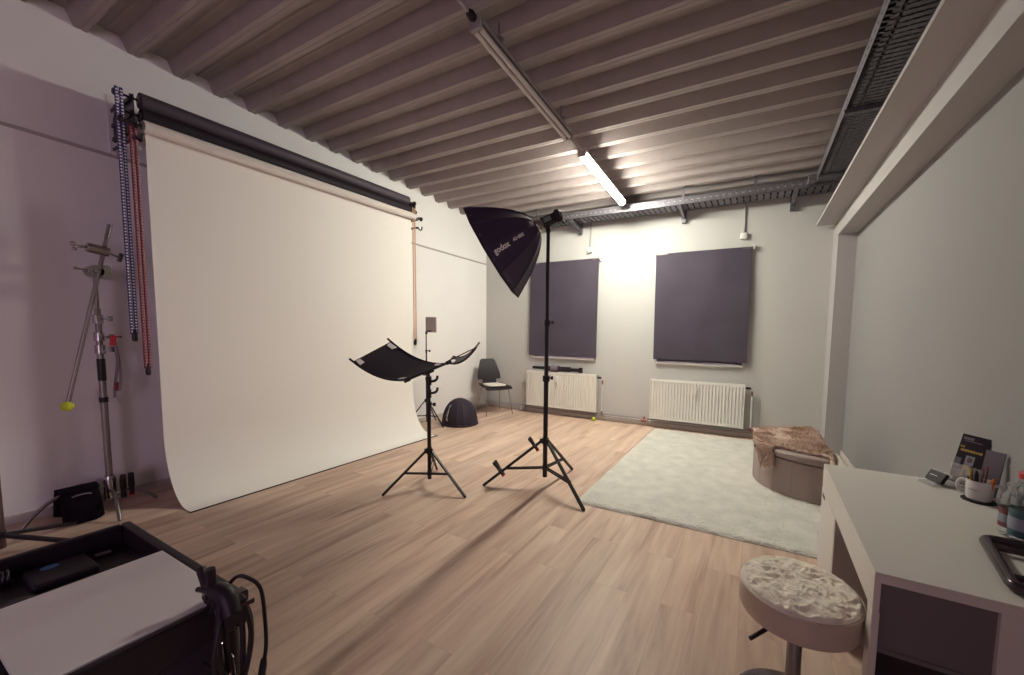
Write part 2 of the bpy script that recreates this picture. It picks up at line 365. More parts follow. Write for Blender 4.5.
def radiator(x0, x1, z0, z1, label, allo):
    t = thing('panel_radiator', label, 'radiator', ((x0+x1)/2, YB-.09, z0), 'white panel radiators under the blinds')
    y0, y1 = 6.165, 6.255; prof = []; n = 30; w = (x1-x0)/n
    for i in range(n):
        a = x0+i*w
        prof += [(a, 0), (a+w*.28, 0), (a+w*.40, .018), (a+w*.60, .018), (a+w*.72, 0)]
    prof.append((x1, 0)); poly = prof+[(x1, .02), (x0, .02)]
    q = MB(); m = len(prof); zz = [(z0+.045, z1-.035)]
    vs = [(a, y0+d, z) for a, d in prof for z in (z0+.04, z1-.035)]
    q.add(vs, [(2*i, 2*i+2, 2*i+3, 2*i+1) for i in range(m-1)])
    q.box(x0, x1, y0, y0+.02, z0, z0+.04); q.box(x0, x1, y0, y0+.02, z1-.035, z1-.004); q.box(x0, x1, y0+.019, y0+.025, z0, z1-.01)
    q.build('front_panel', M['radiator'], t, smooth=20)
    MB().box(x0, x1, y1-.012, y1, z0, z1-.01).build('rear_panel', M['radiator'], t)
    for x in (x0, x1-.004): MB().box(x, x+.004, y0+.005, y1, z0+.02, z1).build('side_cover', M['radiator'], t, bevel=.001)
    q = MB(); q.box(x0, x1, y0+.004, y0+.012, z1-.006, z1); q.box(x0, x1, y1-.01, y1-.002, z1-.006, z1)
    k = 60
    for i in range(k): xx = x0+(x1-x0)*(i+.5)/k; q.box(xx-.005, xx+.005, y0+.008, y1-.004, z1-.006, z1-.001)
    q.build('top_grille', M['radiator'], t)
    q = MB(); q.box(allo-.026, allo+.026, y0-.034, y0+.004, z1-.19, z1-.07); q.box(allo-.016, allo+.016, y0-.026, y0+.004, z1-.25, z1-.19)
    q.build('heat_meter', M['plasticwhite'], t, bevel=.006)
    MB().rod((x1+.005, y0+.045, z1-.05), (x1+.075, y0+.045, z1-.05), .018).build('valve', M['black'], t)
    q = MB(); q.tube(smoothpath([(x1+.06, y0+.045, z1-.05), (x1+.09, y0+.05, z1-.07), (x1+.092, y0+.05, z1-.3), (x1+.092, y0+.05, .12)]), .011)
    q.build('riser_pipe', M['plasticwhite'], t)
    for za, zb, rr in ((z1-.16, z1-.09, .014), (.10, .17, .016)): MB().rod((x1+.092, y0+.05, za), (x1+.092, y0+.05, zb), rr).build('union_nut', M['copper'], t)
    for xx in (x0+.12, x1-.12): MB().box(xx-.02, xx+.02, y0+.03, YB-.018, z0+.05, z0+.1).build('wall_bracket', M['radiator'], t)
radiator(-3.705, -2.325, .145, .79, 'white panel radiator with a folded black tripod lying on top', -3.06)
radiator(-1.415, -.072, .152, .785, 'white panel radiator behind the back edge of the cream rug', -.74)

t = thing('heating_pipe', 'twin grey heating pipes running low along the back wall', 'pipe', (-2, 6.25, .1))
for z, y in ((.088, 6.235), (.118, 6.255)):
    MB().tube([(LX(y)+.03, y, z), (.0, y, z)], .011).build('pipe_run', M['pipe'], t)
for x in (-3.78, -3.2, -2.23, -1.52, .03): MB().rod((x, 6.222, .103), (x, YB-.005, .103), .024).build('pipe_clip', M['pipe'], t)
q = MB(); q.rod((-1.56, 6.235, .09), (-1.47, 6.235, .09), .024); q.rod((-1.515, 6.235, .09), (-1.515, 6.235, .155), .017)
q.build('stop_valve', M['copper'], t)
q = MB(); q.ball((-3.85, 6.23, .055), .045, sc=(1.3, .7, 1)); q.box(-3.905, -3.80, 6.20, 6.27, .02, .05); q.build('pipe_collar', M['pipe'], t)

def socket(x, z, label):
    t = thing('wall_socket', label, 'socket', (x, YB, z), 'surface sockets under the cable tray')
    MB().box(x-.045, x+.045, YB-.045, YB, z-.045, z+.045).build('housing', M['plasticwhite'], t, bevel=.008)
    MB().lathe([(.032, 0), (.032, .004), (.026, .007), (0, .007)], (x, YB-.045, z), (0, -1, 0)).build('insert', M['plasticwhite'], t)
    MB().rod((x, YB-.014, z+.045), (x, YB-.014, 3.36), .012).build('conduit', M['pipe'], t)
socket(-.19, 2.90, 'small white surface socket with conduit above the right-hand blind')
socket(-2.535, 2.90, 'small white surface socket with conduit between softbox and right blind')

# ------------------------------------------------------------------ cable trays
t = thing('cable_tray', 'perforated galvanised cable tray running along the top of the back wall', 'cable tray', (-1.5, 6.05, 3.34))
x0, x1, y0, y1, zt = -4.6, .86, 5.88, 6.2, 3.335
q = MB(); x = x0
q.box(x0, x1, y0, y0+.03, zt, zt+.003); q.box(x0, x1, y1-.03, y1, zt, zt+.003); q.box(x0, x1, (y0+y1)/2-.012, (y0+y1)/2+.012, zt, zt+.003)
while x < x1: q.box(x, x+.058, y0, y1, zt, zt+.003); x += .08
q.build('tray_bottom', M['galv'], t, smooth=0)
for yy, nm in ((y0, 'front'), (y1-.003, 'rear')):
    q = MB(); q.box(x0, x1, yy, yy+.003, zt, zt+.045); q.box(x0, x1, yy, yy+.003, zt+.056, zt+.1); x = x0
    while x < x1: q.box(x, x+.05, yy, yy+.003, zt+.045, zt+.056); x += .08
    q.build('side_rail', M['galv'], t, smooth=0)
for x in (-2.72, -1.02, .38):
    q = MB(); q.prism([(0, 0), (.36, 0), (.36, -.10), (.30, -.10), (.02, -.03)], (x-.02, YB-.42, zt-.002), (0, 1, 0), (0, 0, 1), (.04, 0, 0)); q.box(x-.03, x+.03, YB-.06, YB, zt-.16, zt+.12)
    q.build('wall_arm', M['galv'], t, smooth=0)
for x in (-3.35, -.98, -.07):
    q = MB(); q.box(x-.02, x+.02, 5.872, 5.88, zt, CEIL(5.88)+.02); q.box(x-.02, x+.02, 5.83, 5.88, CEIL(5.88)-.02, CEIL(5.88)); q.build('hanger', M['galv'], t, smooth=0)
for i in range(7):
    q = MB(); yy = 5.93+.038*i; q.tube(smoothpath([(x0+.1, yy, zt+.02), (-3, yy+.01, zt+.022), (-1, yy-.008, zt+.02), (x1-.1, yy, zt+.02)], 4), .014, 8)
    q.build('cable', M['black'], t)
t = thing('cable_tray', 'slotted dark cable tray running along the right side below the roof sheet', 'cable tray', (.7, 2.5, 3.38))
x0, x1, y0, y1, zt = .585, .90, YF+.1, 5.86, 3.36
q = MB(); y = y0
q.box(x0, x0+.035, y0, y1, zt, zt+.003); q.box(x1-.035, x1, y0, y1, zt, zt+.003); q.box(x0+.075, x0+.09, y0, y1, zt, zt+.003)
while y < y1: q.box(x0, x1, y, y+.036, zt, zt+.003); y += .05
q.build('tray_bottom', M['galv'], t, smooth=0)
for xx in (x0, x1-.003):
    q = MB(); q.box(xx, xx+.003, y0, y1, zt, zt+.045); q.box(xx, xx+.003, y0, y1, zt+.055, zt+.1); y = y0
    while y < y1: q.box(xx, xx+.003, y, y+.05, zt+.045, zt+.055); y += .08
    q.build('side_rail', M['galv'], t, smooth=0)
for y in (.6, 2.4, 4.12, 5.6):
    MB().box(x0-.01, XR, y-.025, y+.025, zt-.035, zt-.003).build('wall_arm', M['galv'], t, smooth=0)
for i in range(6): xx = x0+.04+.045*i; MB().tube([(xx, y0, zt+.025), (xx+.01, 3, zt+.025), (xx, y1, zt+.025)], .020, 8).build('cable', M['black'], t)
MB().box(.50, .585, 5.80, 5.90, 3.36, 3.46).build('corner_bracket', M['galv'], t, bevel=.005)

# ------------------------------------------------------------------ ceiling lamps
def lz(y, off): return CEIL(y)-off
XLAMP = -1.815
def sweep(q, prof, y0, y1, off):
    z0, z1 = lz(y0, off), lz(y1, off)
    return q.prism(prof, (XLAMP, y0, z0), (1, 0, 0), (0, 0, 1), (0, y1-y0, z1-z0))
def lamp(y0, y1, label, on):
    t = thing('batten_lamp', label, 'lamp', (XLAMP, (y0+y1)/2, lz((y0+y1)/2, .18)), 'twin-tube batten lamps under the roof sheet')
    sweep(MB(), [(-.052, .042), (-.052, .055), (-.04, .085), (.04, .085), (.052, .055), (.052, .042)], y0+.03, y1-.03, .19).build('housing', M['lampbody'], t)
    if on:
        R = [(.049*math.cos(a), .043+.048*math.sin(a)) for a in [PI+PI*i/12 for i in range(13)]]
        sweep(MB(), R, y0+.02, y1-.02, .19).build('diffuser', M['lampon'], t, label='lit warm white diffuser')
    else:
        sweep(MB(), [(-.049, .044), (-.049, .036), (.049, .036), (.049, .044)], y0+.02, y1-.02, .19).build('reflector_tray', M['galv'], t)
        for x in (-.026, .026):
            MB().tube([(XLAMP+x, y0+.04, lz(y0+.04, .172)), (XLAMP+x, y1-.04, lz(y1-.04, .172))], .019).build('fluorescent_tube', M['tubeoff'], t)
    for y in (y0, y1-.03):
        sweep(MB(), [(-.044, -.002), (-.052, .012), (-.052, .07), (-.042, .088), (.042, .088), (.052, .07), (.052, .012), (.044, -.002)], y, y+.03, .19).build('end_cap', M['pipe'] if not on else M['lampbody'], t, bevel=.006)
    for y in (y0+.25, y1-.25):
        q = MB(); q.rod((XLAMP+.03, y, lz(y, .105)), (XLAMP+.03, y, lz(y, -.02)), .006, n=8); q.box(XLAMP-.05, XLAMP+.07, y-.02, y+.02, lz(y, .108), lz(y, .098)); q.build('hanger', M['galv'], t)
lamp(2.27, 3.83, 'unlit batten lamp with grey cover, nearer to the camera', False)
lamp(4.17, 5.73, 'lit warm white batten lamp glowing near the back wall', True)
t = thing('lamp_conduit', 'thin grey conduit linking the ceiling lamps end to end', 'conduit', (XLAMP, 1, lz(1, .13)))
for a, c in ((YF, 2.28), (3.81, 4.18)):
    MB().tube([(XLAMP, a, lz(a, .125)), (XLAMP, c, lz(c, .125))], .011, 8).build('conduit_run', M['pipe'], t)
MB().ball((XLAMP, 2.24, lz(2.24, .125)), .035, sc=(.9, 1.2, .9)).build('cable_gland', M['black'], t)

# ------------------------------------------------------------------ seamless paper backdrop
RX = -4.43; YA, YC = 1.345, 4.065
rolls = [('charcoal paper roll, topmost of three on the left wall', 3.285, .062, 'blackpaper', -4.44), ('black paper roll between the charcoal and the white roll', 3.160, .061, 'dullpaper', -4.43)]
for lab, z, r, mt, x in rolls:
    t = thing('paper_roll', lab, 'backdrop roll', (x, (YA+YC)/2, z), 'backdrop rolls on the left wall')
    d = V3((0, YC-YA, .035)); a = V3((x, YA, z))
    MB().rod(a, a+d, r, n=28).build('paper_tube', M[mt], t)
    for e, s in ((a, -1), (a+d, 1)):
        MB().rod(e+V3((0, .03*s*-1, 0)), e+V3((0, .012*s, 0)), .03, n=16).build('expander', M['satin'], t)
        q = MB(); q.rod(e, e+V3((0, .13*s, 0)), .009); q.lathe([(.012, 0), (.028, .012), (.03, .022), (.02, .034), (0, .036)], e+V3((0, .115*s, 0)), (0, s, 0), 14); q.build('knob', M['black'], t)
# white roll with the sweep
z = 3.055; x = -4.325; r = .046
t = thing('paper_backdrop', 'white seamless paper sweep hanging down and curving onto the floor', 'backdrop', (x, (YA+YC)/2, z), None)
d = V3((0, YC-YA+.04, .035)); a = V3((x, YA-.02, z))
MB().rod(a, a+d, r, n=28).build('paper_tube', M['corepaper'], t, label='white paper left on the roll')
SW = [(x-r+.001, 3.05)]+[(x-r+.002, zz) for zz in (2.6, 2.0, 1.4, .95)]
cx0, R0 = x-r+.003, .42
for i in range(13):
    an = PI/2*i/12*1.0
    SW.append((cx0+R0*.86*(1-math.cos(an)), .60-.594*math.sin(an)))
SW.append((-3.94, .006))
pts = smoothpath([(p[0], 0, p[1]) for p in SW], 2)
pts = [p for p in pts]
def shf(u, v):
    f = u*(len(pts)-1); i = min(int(f), len(pts)-2); p = pts[i].lerp(pts[i+1], f-i)
    yy = YA+(YC-YA)*v
    w = .006*math.sin(v*9+p.z*1.5)*min(1, max(0, p.z-.5))*min(1, max(0, 2.9-p.z))
    return (p.x+w, yy, max(p.z, .004))
MB().slab(shf, 60, 24, .003).build('paper_sheet', M['paper'], t, smooth=60)
MB().box(-3.965, -3.925, YA-.004, YC+.03, .0, .007).build('edge_strip', M['black'], t, bevel=.002, label='thin black strip along the front edge')
for e, s in ((a, -1), (a+d, 1)):
    MB().rod(e+V3((0, .03*s*-1, 0)), e+V3((0, .014*s, 0)), .032, n=16).build('expander', M['satin'], t)
    q = MB(); q.rod(e, e+V3((0, .12*s, 0)), .009); q.lathe([(.012, 0), (.028, .012), (.03, .022), (.02, .034), (0, .036)], e+V3((0, .105*s, 0)), (0, s, 0), 14); q.build('knob', M['black'], t)
# two triple hook brackets on the wall
for y, lab in ((1.285, 'black triple hook bracket holding the near ends of the backdrop rolls'), (4.155, 'black triple hook bracket holding the far ends of the backdrop rolls')):
    t = thing('hook_bracket', lab, 'bracket', (XL, y, 3.2), 'wall brackets of the backdrop rolls')
    MB().box(XL, XL+.012, y-.02, y+.02, 2.90, 3.40).build('wall_plate', M['trimwhite'], t, bevel=.002)
    dz = 0 if y < 2 else .035
    for zz, hx in ((3.055, .10), (3.165, 0), (3.285, 0)):
        zz += dz
        q = MB(); q.bar((XL+.01, y, zz-.015), (RX+hx-.02, y, zz-.015), .006, .03)
        q.tube(smoothpath([(RX+hx-.03, y, zz-.01), (RX+hx-.005, y, zz-.024), (RX+hx+.02, y, zz-.008), (RX+hx+.026, y, zz+.014)], 4), .008, 8)
        q.build('hook_arm', M['black'], t)
    MB().prism([(0, 3.02+dz), (.44, 3.02+dz), (.44, 3.30+dz), (.10, 3.30+dz), (0, 3.20+dz)], (XL+.01, y+.008, 0), (1, 0, 0), (0, 0, 1), (0, .006, 0)).build('side_plate', M['black'], t)
    q = MB(); q.bar((XL+.01, y, 2.96), (RX+.10, y, 2.96), .006, .025); q.tube(smoothpath([(RX+.10, y, 2.96), (RX+.13, y+.01, 2.925), (RX+.155, y+.012, 2.93), (RX+.16, y+.015, 2.97)], 4), .009, 8); q.build('stop_hook', M['black'], t)

def chain(x, y, ztop, zbot, gap, cord, bead, label, wm, wr=.017, rc=.011, rb=.0085):
    t = thing('pull_chain', label, 'pull chain', (x, y, zbot), 'bead chains hanging off the backdrop rolls')
    for s in (-1, 1):
        MB().rod((x, y+s*gap, zbot+.03), (x, y+s*gap, ztop), rc, n=8).build('cord', cord, t)
        q = MB(); n = int((ztop-zbot)/.024)
        for i in range(n):
            z = zbot+.05+(ztop-zbot-.05)*i/n
            q.ball((x+.005, y+s*gap, z), rb, 8, 5, (1.1, 1, 1))
        q.build('bead_strand', bead, t)
    MB().lathe([(0, -.05), (wr*.8, -.048), (wr, -.03), (wr, .03), (wr*.6, .045), (0, .046)], (x, y, zbot+.02), (0, 0, 1), 14).build('chain_weight', wm, t)
chain(-4.395, 1.218, 3.31, 1.395, .013, M['bluecord'], M['white_print'], 'blue and white bead chain hanging at the near end of the rolls', M['black'])
chain(-4.36, 1.275, 3.05, 1.12, .013, M['redcord'], M['pinkbead'], 'dark red bead chain hanging lowest, beside the paper edge', M['black'])
chain(-4.36, 4.105, 3.23, 1.31, .018, M['orangecord'], M['orangecord'], 'orange bead chain hanging at the far end of the rolls', M['black'], .022, .006, .010)

# ------------------------------------------------------------------ light stands
def tripod(t, c, feet, zc, zh, br=.62, r=.011, mt=None):
    mt = mt or M['black']; c = V3(c)
    q = MB(); q.rod(c+V3((0, 0, zc-.03)), c+V3((0, 0, zc+.03)), r*2.6, n=16)
    for f in feet:
        d = (V3((f[0], f[1], 0))-c).normalized(); q.obox(c+d*r*3+V3((0, 0, zc)), (r*1.5, r*.9, .022), (d, (0, 0, 1)) if False else (d, d.cross(V3((0, 0, 1))), (0, 0, 1)))
    q.build('leg_collar', mt, t, bevel=.003)
    q = MB(); q.rod(c+V3((0, 0, zh-.02)), c+V3((0, 0, zh+.02)), r*2.4, n=16)
    q.build('brace_hub', mt, t, bevel=.003)
    for f in feet:
        f = V3((f[0], f[1], .012)); d = V3((f.x-c.x, f.y-c.y, 0)).normalized()
        top = c+d*r*3.2+V3((0, 0, zc))
        q = MB(); q.bar(top, f, r*2.1, r*2.0)
        lg = q.build('leg', mt, t, bevel=.003)
        MB().ball(f, r*1.25, 10, 8, (1, 1, .9)).build('foot_cap', M['blackplastic'], lg)
        m = top.lerp(f, br); s = c+d*r*2.4+V3((0, 0, zh)); sd = d.cross(V3((0, 0, 1)))*r*1.1
        q = MB(); q.bar(s+sd, m+sd, r*.55, r*1.5); q.bar(s-sd, m-sd, r*.55, r*1.5); q.rod(m+sd*1.6, m-sd*1.6, r*.7, n=8)
        q.build('brace', mt, t)
def column(t, c, secs, mt=None):
    mt = mt or M['black']; c = V3(c); ang = .5
    for i, (z0, z1, r) in enumerate(secs):
        MB().rod(c+V3((0, 0, z0)), c+V3((0, 0, z1)), r, n=16).build('column_section', mt, t)
        if i:
            q = MB(); q.rod(c+V3((0, 0, z0-.035)), c+V3((0, 0, z0+.02)), r*1.75, n=16)
            d = V3((.83, .25, 0)).normalized(); q.rod(c+V3((0, 0, z0)), c+d*.05+V3((0, 0, z0)), .006, n=8); q.obox(c+d*.055+V3((0, 0, z0)), (.012, .006, .016), (d, d.cross(V3((0, 0, 1))), (0, 0, 1)))
            q.build('clamp_collar', mt, t)

def spring_clamp(p, along, up, label, tipmat, size=.1):
    p = V3(p); a = V3(along).normalized(); u = V3(up); u = (u-a*u.dot(a)).normalized(); s = size
    w = a.cross(u).normalized()
    t = thing('spring_clamp', label, 'clamp', p, None)
    for k in (-1, 1):
        q = MB(); q.tube(smoothpath([p+w*k*.14*s-u*.28*s, p+w*k*.24*s+u*.05*s, p+w*k*.10*s+u*.30*s, p+w*k*.34*s+u*.95*s], 4), [.10*s]*4+[.13*s]*4+[.14*s]*4+[.12*s], 8)
        q.build('handle_jaw', M['blackplastic'], t)
        MB().obox(p+w*k*.12*s-u*.32*s, (.13*s, .07*s, .09*s), (a, w, u)).build('jaw_pad', tipmat, t, bevel=.002)
    MB().rod(p+u*.26*s-a*.16*s, p+u*.26*s+a*.16*s, .10*s, n=12).build('spring', M['satin'], t)
    return t

# -- big softbox stand
C1 = V3((-1.72, 3.225, 0))
t = thing('light_stand', 'tall black tripod stand carrying the big softbox', 'light stand', C1, 'black tripod stands')
f1 = [(-2.237, 2.949), (-1.192, 2.932), (-1.681, 3.778)]
column(t, C1, [(.10, 1.06, .0225), (1.06, 1.58, .0195), (1.58, 2.42, .017)])
tripod(t, C1, f1, .45, .19, .62, .012)
p0, p1 = C1+V3((0, 0, .45)), V3((-2.237, 2.949, .012)); ld = (p1-p0).normalized()
spring_clamp(p0.lerp(p1, .16)+V3((0, 0, .012)), ld, (-.25, 0, 1), 'black spring clamp near the top of the big stand\'s left leg', M['red'], .11)
spring_clamp(p0.lerp(p1, .72)+V3((0, 0, .012)), ld, (-.25, 0, 1), 'black red-tipped spring clamp low on the big stand\'s left leg', M['red'], .12)

# -- softbox
AP = V3((-1.843, 3.229, 2.474)); AX = V3((-.382, -.164, -.243)).normalized(); LEN = .485; RR = .475
view = V3((-.559, .798, .225)).normalized()
E1 = (-view-AX*(-view).dot(AX)).normalized(); E2 = AX.cross(E1)
if E2.z < 0: E2 = -E2
NS = 12; PH = math.radians(-10)
def sbv(k, tt, ins=0):
    a = PH+k*2*PI/NS; r = .055+(RR-.055)*(tt**.62)-ins
    return AP+AX*(LEN*tt)+(E1*math.cos(a)-E2*math.sin(a))*r
t = thing('softbox', 'large black parabolic softbox tilted down on the tall stand', 'softbox', AP)
q = MB(); NT = 12; TT = [(i/NT)**1.35 for i in range(NT+1)]
vs = []
for tt in TT:
    for k in range(NS):
        A, B_ = sbv(k, tt), sbv(k+1, tt)
        c = AP+AX*(LEN*tt)
        m = A.lerp(B_, .5); m = c+(m-c)*(1-.012)
        vs += [A, m]
n2 = NS*2
q.add(vs, [(i*n2+j, i*n2+(j+1) % n2, (i+1)*n2+(j+1) % n2, (i+1)*n2+j) for i in range(NT) for j in range(n2)])
o = q.build('shell', M['softcloth'], t, smooth=9)
md = o.modifiers.new('thickness', 'SOLIDIFY'); md.thickness = .003; md.offset = -1
for k in range(NS): MB().tube([sbv(k, tt, .0) for tt in TT], .0045, 6).build('rib_seam', M['softcloth'], t)
q = MB(); vs = [AP+AX*(LEN-.03)]+[sbv(k, .955, .006) for k in range(NS)]
q.add(vs, [(0, 1+k, 1+(k+1) % NS) for k in range(NS)]); o = q.build('front_diffuser', M['white_print'], t)
md = o.modifiers.new('thickness', 'SOLIDIFY'); md.thickness = .002
MB().tube([sbv(k, 1) for k in range(NS)], .007, 6, closed=True).build('rim_piping', M['blackcloth'], t)
# wording on the panel under the upper seam
def on_panel(k, tt, s):
    A, B_ = sbv(k, tt), sbv(k+1, tt); p = A.lerp(B_, s); c = AP+AX*(LEN*tt); return p+(p-c).normalized()*.007
q = MB()
for txt, size, t_c, s_c, bold in (('godox', .070, .74, .30, .0022), ('AD-S85S', .036, .40, .27, .0012)):
    gv, gf = text_geo(txt, size, bold); out = []
    for a_, b_ in gv:
        tt = t_c-a_/LEN*.80; w = (sbv(0, tt)-sbv(1, tt)).length
        out.append(on_panel(0, tt, s_c-b_/w))
    q.add(out, gf)
q.build('lettering', M['white_print'], t, smooth=0, label='white brand lettering')
MB().lathe([(.062, -.012), (.066, 0), (.066, .02), (.058, .03)], AP-AX*.015, AX, 24).build('speed_ring', M['chrome'], t)
# -- studio strobe
SU = V3((.791, .449, .415)).normalized(); su = V3((0, 0, 1)); sw = SU.cross(su).normalized(); su = sw.cross(SU).normalized()
b0 = AP+SU*.01
t = thing('studio_strobe', 'black battery studio flash with green display behind the softbox', 'flash', b0)
MB().rod(b0-SU*.01, b0+SU*.05, .058, .052, 20).build('bayonet', M['satin'], t)
MB().obox(b0+SU*.115, (.075, .046, .048), (SU, sw, su)).build('body', M['blackplastic'], t, bevel=.012, seg=3)
sgn = 1 if sw.dot(-view) > 0 else -1
MB().obox(b0+SU*.098+sw*sgn*.047+su*.012, (.036, .002, .022), (SU, sw, su)).build('display', M['lcd'], t, bevel=.001)
for i in range(4): MB().rod(b0+SU*(.066+.026*i)+sw*sgn*.045-su*.032, b0+SU*(.066+.026*i)+sw*sgn*.050-su*.032, .007, n=10).build('button', M['grey_print'], t)
MB().obox(b0+SU*.205, (.024, .05, .056), (SU, sw, su)).build('battery', M['blackplastic'], t, bevel=.012, seg=3)
q = MB(); q.tube(smoothpath([b0+SU*.18+su*.05, b0+SU*.205+su*.066, b0+SU*.235+su*.05, b0+SU*.243+su*.0, b0+SU*.235-su*.05, b0+SU*.24-su*.075], 5), .011, 10); q.build('handle', M['blackplastic'], t)
q = MB(); c = V3((C1.x, C1.y, 2.40)); q.rod(c, c+V3((0, 0, .07)), .022, n=14); q.rod(c+V3((0, 0, .06)), b0+SU*.115-su*.045, .02, n=12); q.rod(c+V3((0, 0, .05))-sw*.03, c+V3((0, 0, .05))+sw*.05, .009)
q.build('tilt_bracket', M['black'], t, bevel=.003)

# -- stand with the curved reflector
C2 = V3((-2.672, 2.675, 0))
t = thing('light_stand', 'black tripod stand carrying the curved black reflector', 'light stand', C2, 'black tripod stands')
column(t, C2, [(.08, .80, .018), (.80, 1.07, .015)])
tripod(t, C2, [(-2.88, 2.316), (-2.217, 2.645), (-2.939, 3.051)], .355, .135, .52, .010)
q = MB(); q.rod(C2+V3((0, 0, .98)), C2+V3((0, 0, 1.06)), .026, n=14); q.rod(C2+V3((0, 0, .86)), C2+V3((0, 0, .94)), .024, n=14)
for z in (1.035, .925):
    q.tube(smoothpath([C2+V3((.01, 0, z-.02)), C2+V3((.05, .02, z-.015)), C2+V3((.075, .028, z+.005)), C2+V3((.08, .03, z+.035))], 4), .012, 8)
q.build('grip_head', M['black'], t)
t = thing('arc_reflector', 'black curved panel reflector mounted on the lower tripod stand', 'reflector', (-2.69, 2.69, 1.06))
LN, LF, RN, RF = V3((-3.249, 2.315, 1.194)), V3((-3.156, 2.663, 1.376)), V3((-2.755, 2.504, 1.044)), V3((-2.64, 2.858, 1.168))
def sagc(A, B_, s, sag): p = A.lerp(B_, s); return p-V3((0, 0, sag*4*s*(1-s)))
def pan(u, v):
    A, B_ = LN.lerp(LF, v), RN.lerp(RF, v); return sagc(A, B_, u, .062)
MB().slab(pan, 20, 10, .005).build('main_panel', M['blackcloth'], t)
for v in (0, 1):
    pp = [pan(s/14, v) for s in range(15)]; pp = [pp[0]+(pp[0]-pp[1])*.9]+pp
    MB().tube(pp, .0105, 8).build('flex_rod', M['black'], t)
d = (RF-RN).normalized()
MB().rod(RN-d*.02, RF+d*.05, .013, n=12).build('cross_bar', M['black'], t)
MB().rod(RN-d*.035, RN+d*.015, .022, n=12).build('end_joint', M['blackplastic'], t); MB().rod(RF+d*.02, RF+d*.065, .02, n=12).build('end_joint', M['blackplastic'], t)
for (u, v, du, dv) in ((0, 0, .11, .20), (0, 1, .13, -.20), (1, 0, -.20, .14), (.97, 1, -.10, -.16)):
    cc = [V3(pan(u+du*.12, v+dv*.25)), V3(pan(u+du, v+dv*.15)), V3(pan(u+du*.9, v+dv*.75)), V3(pan(u+du*.2, v+dv*.75))]
    n_ = (cc[1]-cc[0]).cross(cc[2]-cc[0]).normalized(); n_ = n_ if n_.z > 0 else -n_
    MB().add([c+n_*.010 for c in cc]+[c+n_*.004 for c in cc], [(0, 1, 2, 3), (7, 6, 5, 4), (0, 4, 5, 1), (1, 5, 6, 2), (2, 6, 7, 3), (3, 7, 4, 0)]).build('corner_patch', M['white_print'], t, smooth=0, label='white corner patch')
WA, WB = V3((-2.615, 2.86, 1.185)), V3((-2.345, 2.965, 1.335)); WW = V3((-.22, .33, .035))
def wing(u, v): return sagc(WA+WW*v, WB+WW*v, u, .065)
MB().slab(wing, 14, 6, .005).build('wing_panel', M['blackcloth'], t)
for v in (0, 1): MB().tube([wing(s/10, v) for s in range(11)], .010, 8).build('flex_rod', M['black'], t)
MB().rod(WA+V3((0, 0, .008)), WB+V3((0, 0, .0)), .005, n=8).build('strut', M['black'], t)
MB().rod(WB, WB+WW, .008, n=8).build('end_bar', M['black'], t)
q = MB(); q.add([c for c in (wing(.02, .1), wing(.2, .1), wing(.2, .5), wing(.02, .5))], [(0, 1, 2, 3)]); o = q.build('corner_patch', M['white_print'], t); md = o.modifiers.new('thickness', 'SOLIDIFY'); md.thickness = .012; md.offset = 0
q = MB(); q.rod(C2+V3((0, 0, 1.05)), C2+V3((-.01, .01, 1.10)), .012); q.obox(C2+V3((-.015, .012, 1.098)), (.05, .02, .012), (d, d.cross(V3((0, 0, 1))), (0, 0, 1))); q.build('mount_plate', M['black'], t)

# -- small stand with LED panel in the far corner
C3 = V3((-4.5, 4.46, 0))
t = thing('light_stand', 'thin black tripod stand behind the paper edge holding a grey panel', 'light stand', C3, 'black tripod stands')
column(t, C3, [(.06, .75, .013), (.75, 1.18, .011), (1.18, 1.47, .008)])
tripod(t, C3, [(-4.17, 4.47), (-4.62, 4.775), (-4.70, 4.19)], .40, .16, .6, .008)
t = thing('led_panel', 'small pinkish grey light panel atop the thin stand in the corner', 'light panel', (-4.44, 4.49, 1.46))
u = V3((.925, .38, 0)).normalized(); n_ = V3((.38, -.925, 0)).normalized(); c = V3((-4.425, 4.49, 1.585))
MB().obox(c, (.085, .016, .118), (u, n_, (0, 0, 1))).build('housing', M['ledgrey'], t, bevel=.008)
MB().obox(c+n_*.014, (.074, .004, .105), (u, n_, (0, 0, 1))).build('diffuser', M['ledgrey'], t, bevel=.002)
MB().obox(c+n_*.018-V3((0, 0, .098))-u*.028, (.04, .003, .010), (u, n_, (0, 0, 1))).build('control_strip', M['black'], t)
q = MB(); q.obox(c-u*.075-V3((0, 0, .125)), (.014, .014, .02), (u, n_, (0, 0, 1))); q.build('swivel_foot', M['black'], t)

# -- folded dome softbox on the floor
DC = V3((-4.14, 4.82, 0)); DR = .285; DH = .41
t = thing('dome_softbox', 'black softbox standing face down on the floor by the chair', 'softbox', DC)
ND = 16
def dv(k, s):
    a = 2*PI*k/ND+.1; r = .03+(DR-.03)*math.sin(min(1, s)*PI/2)**1.02; z = .03+(DH-.03)*(max(0, math.cos(s*PI/2))**1.08)
    return DC+V3((math.cos(a)*r*1.02, math.sin(a)*r*.95, z))
q = MB(); vs = []; NT = 12
for i in range(NT+1):
    for k in range(ND):
        A, B_ = dv(k, i/NT), dv(k+1, i/NT); m = A.lerp(B_, .5); c = V3((DC.x, DC.y, m.z)); vs += [A, c+(m-c)*.985]
n2 = 2*ND
q.add(vs, [(i*n2+j, i*n2+(j+1) % n2, (i+1)*n2+(j+1) % n2, (i+1)*n2+j) for i in range(NT) for j in range(n2)]+[tuple(range(n2-1, -1, -1))])
q.build('shell', M['domecloth'], t, smooth=12)
q = MB(); q.tube([dv(k, 1)-V3((0, 0, .015)) for k in range(ND)], .014, 8, closed=True); q.build('rim', M['blackcloth'], t)
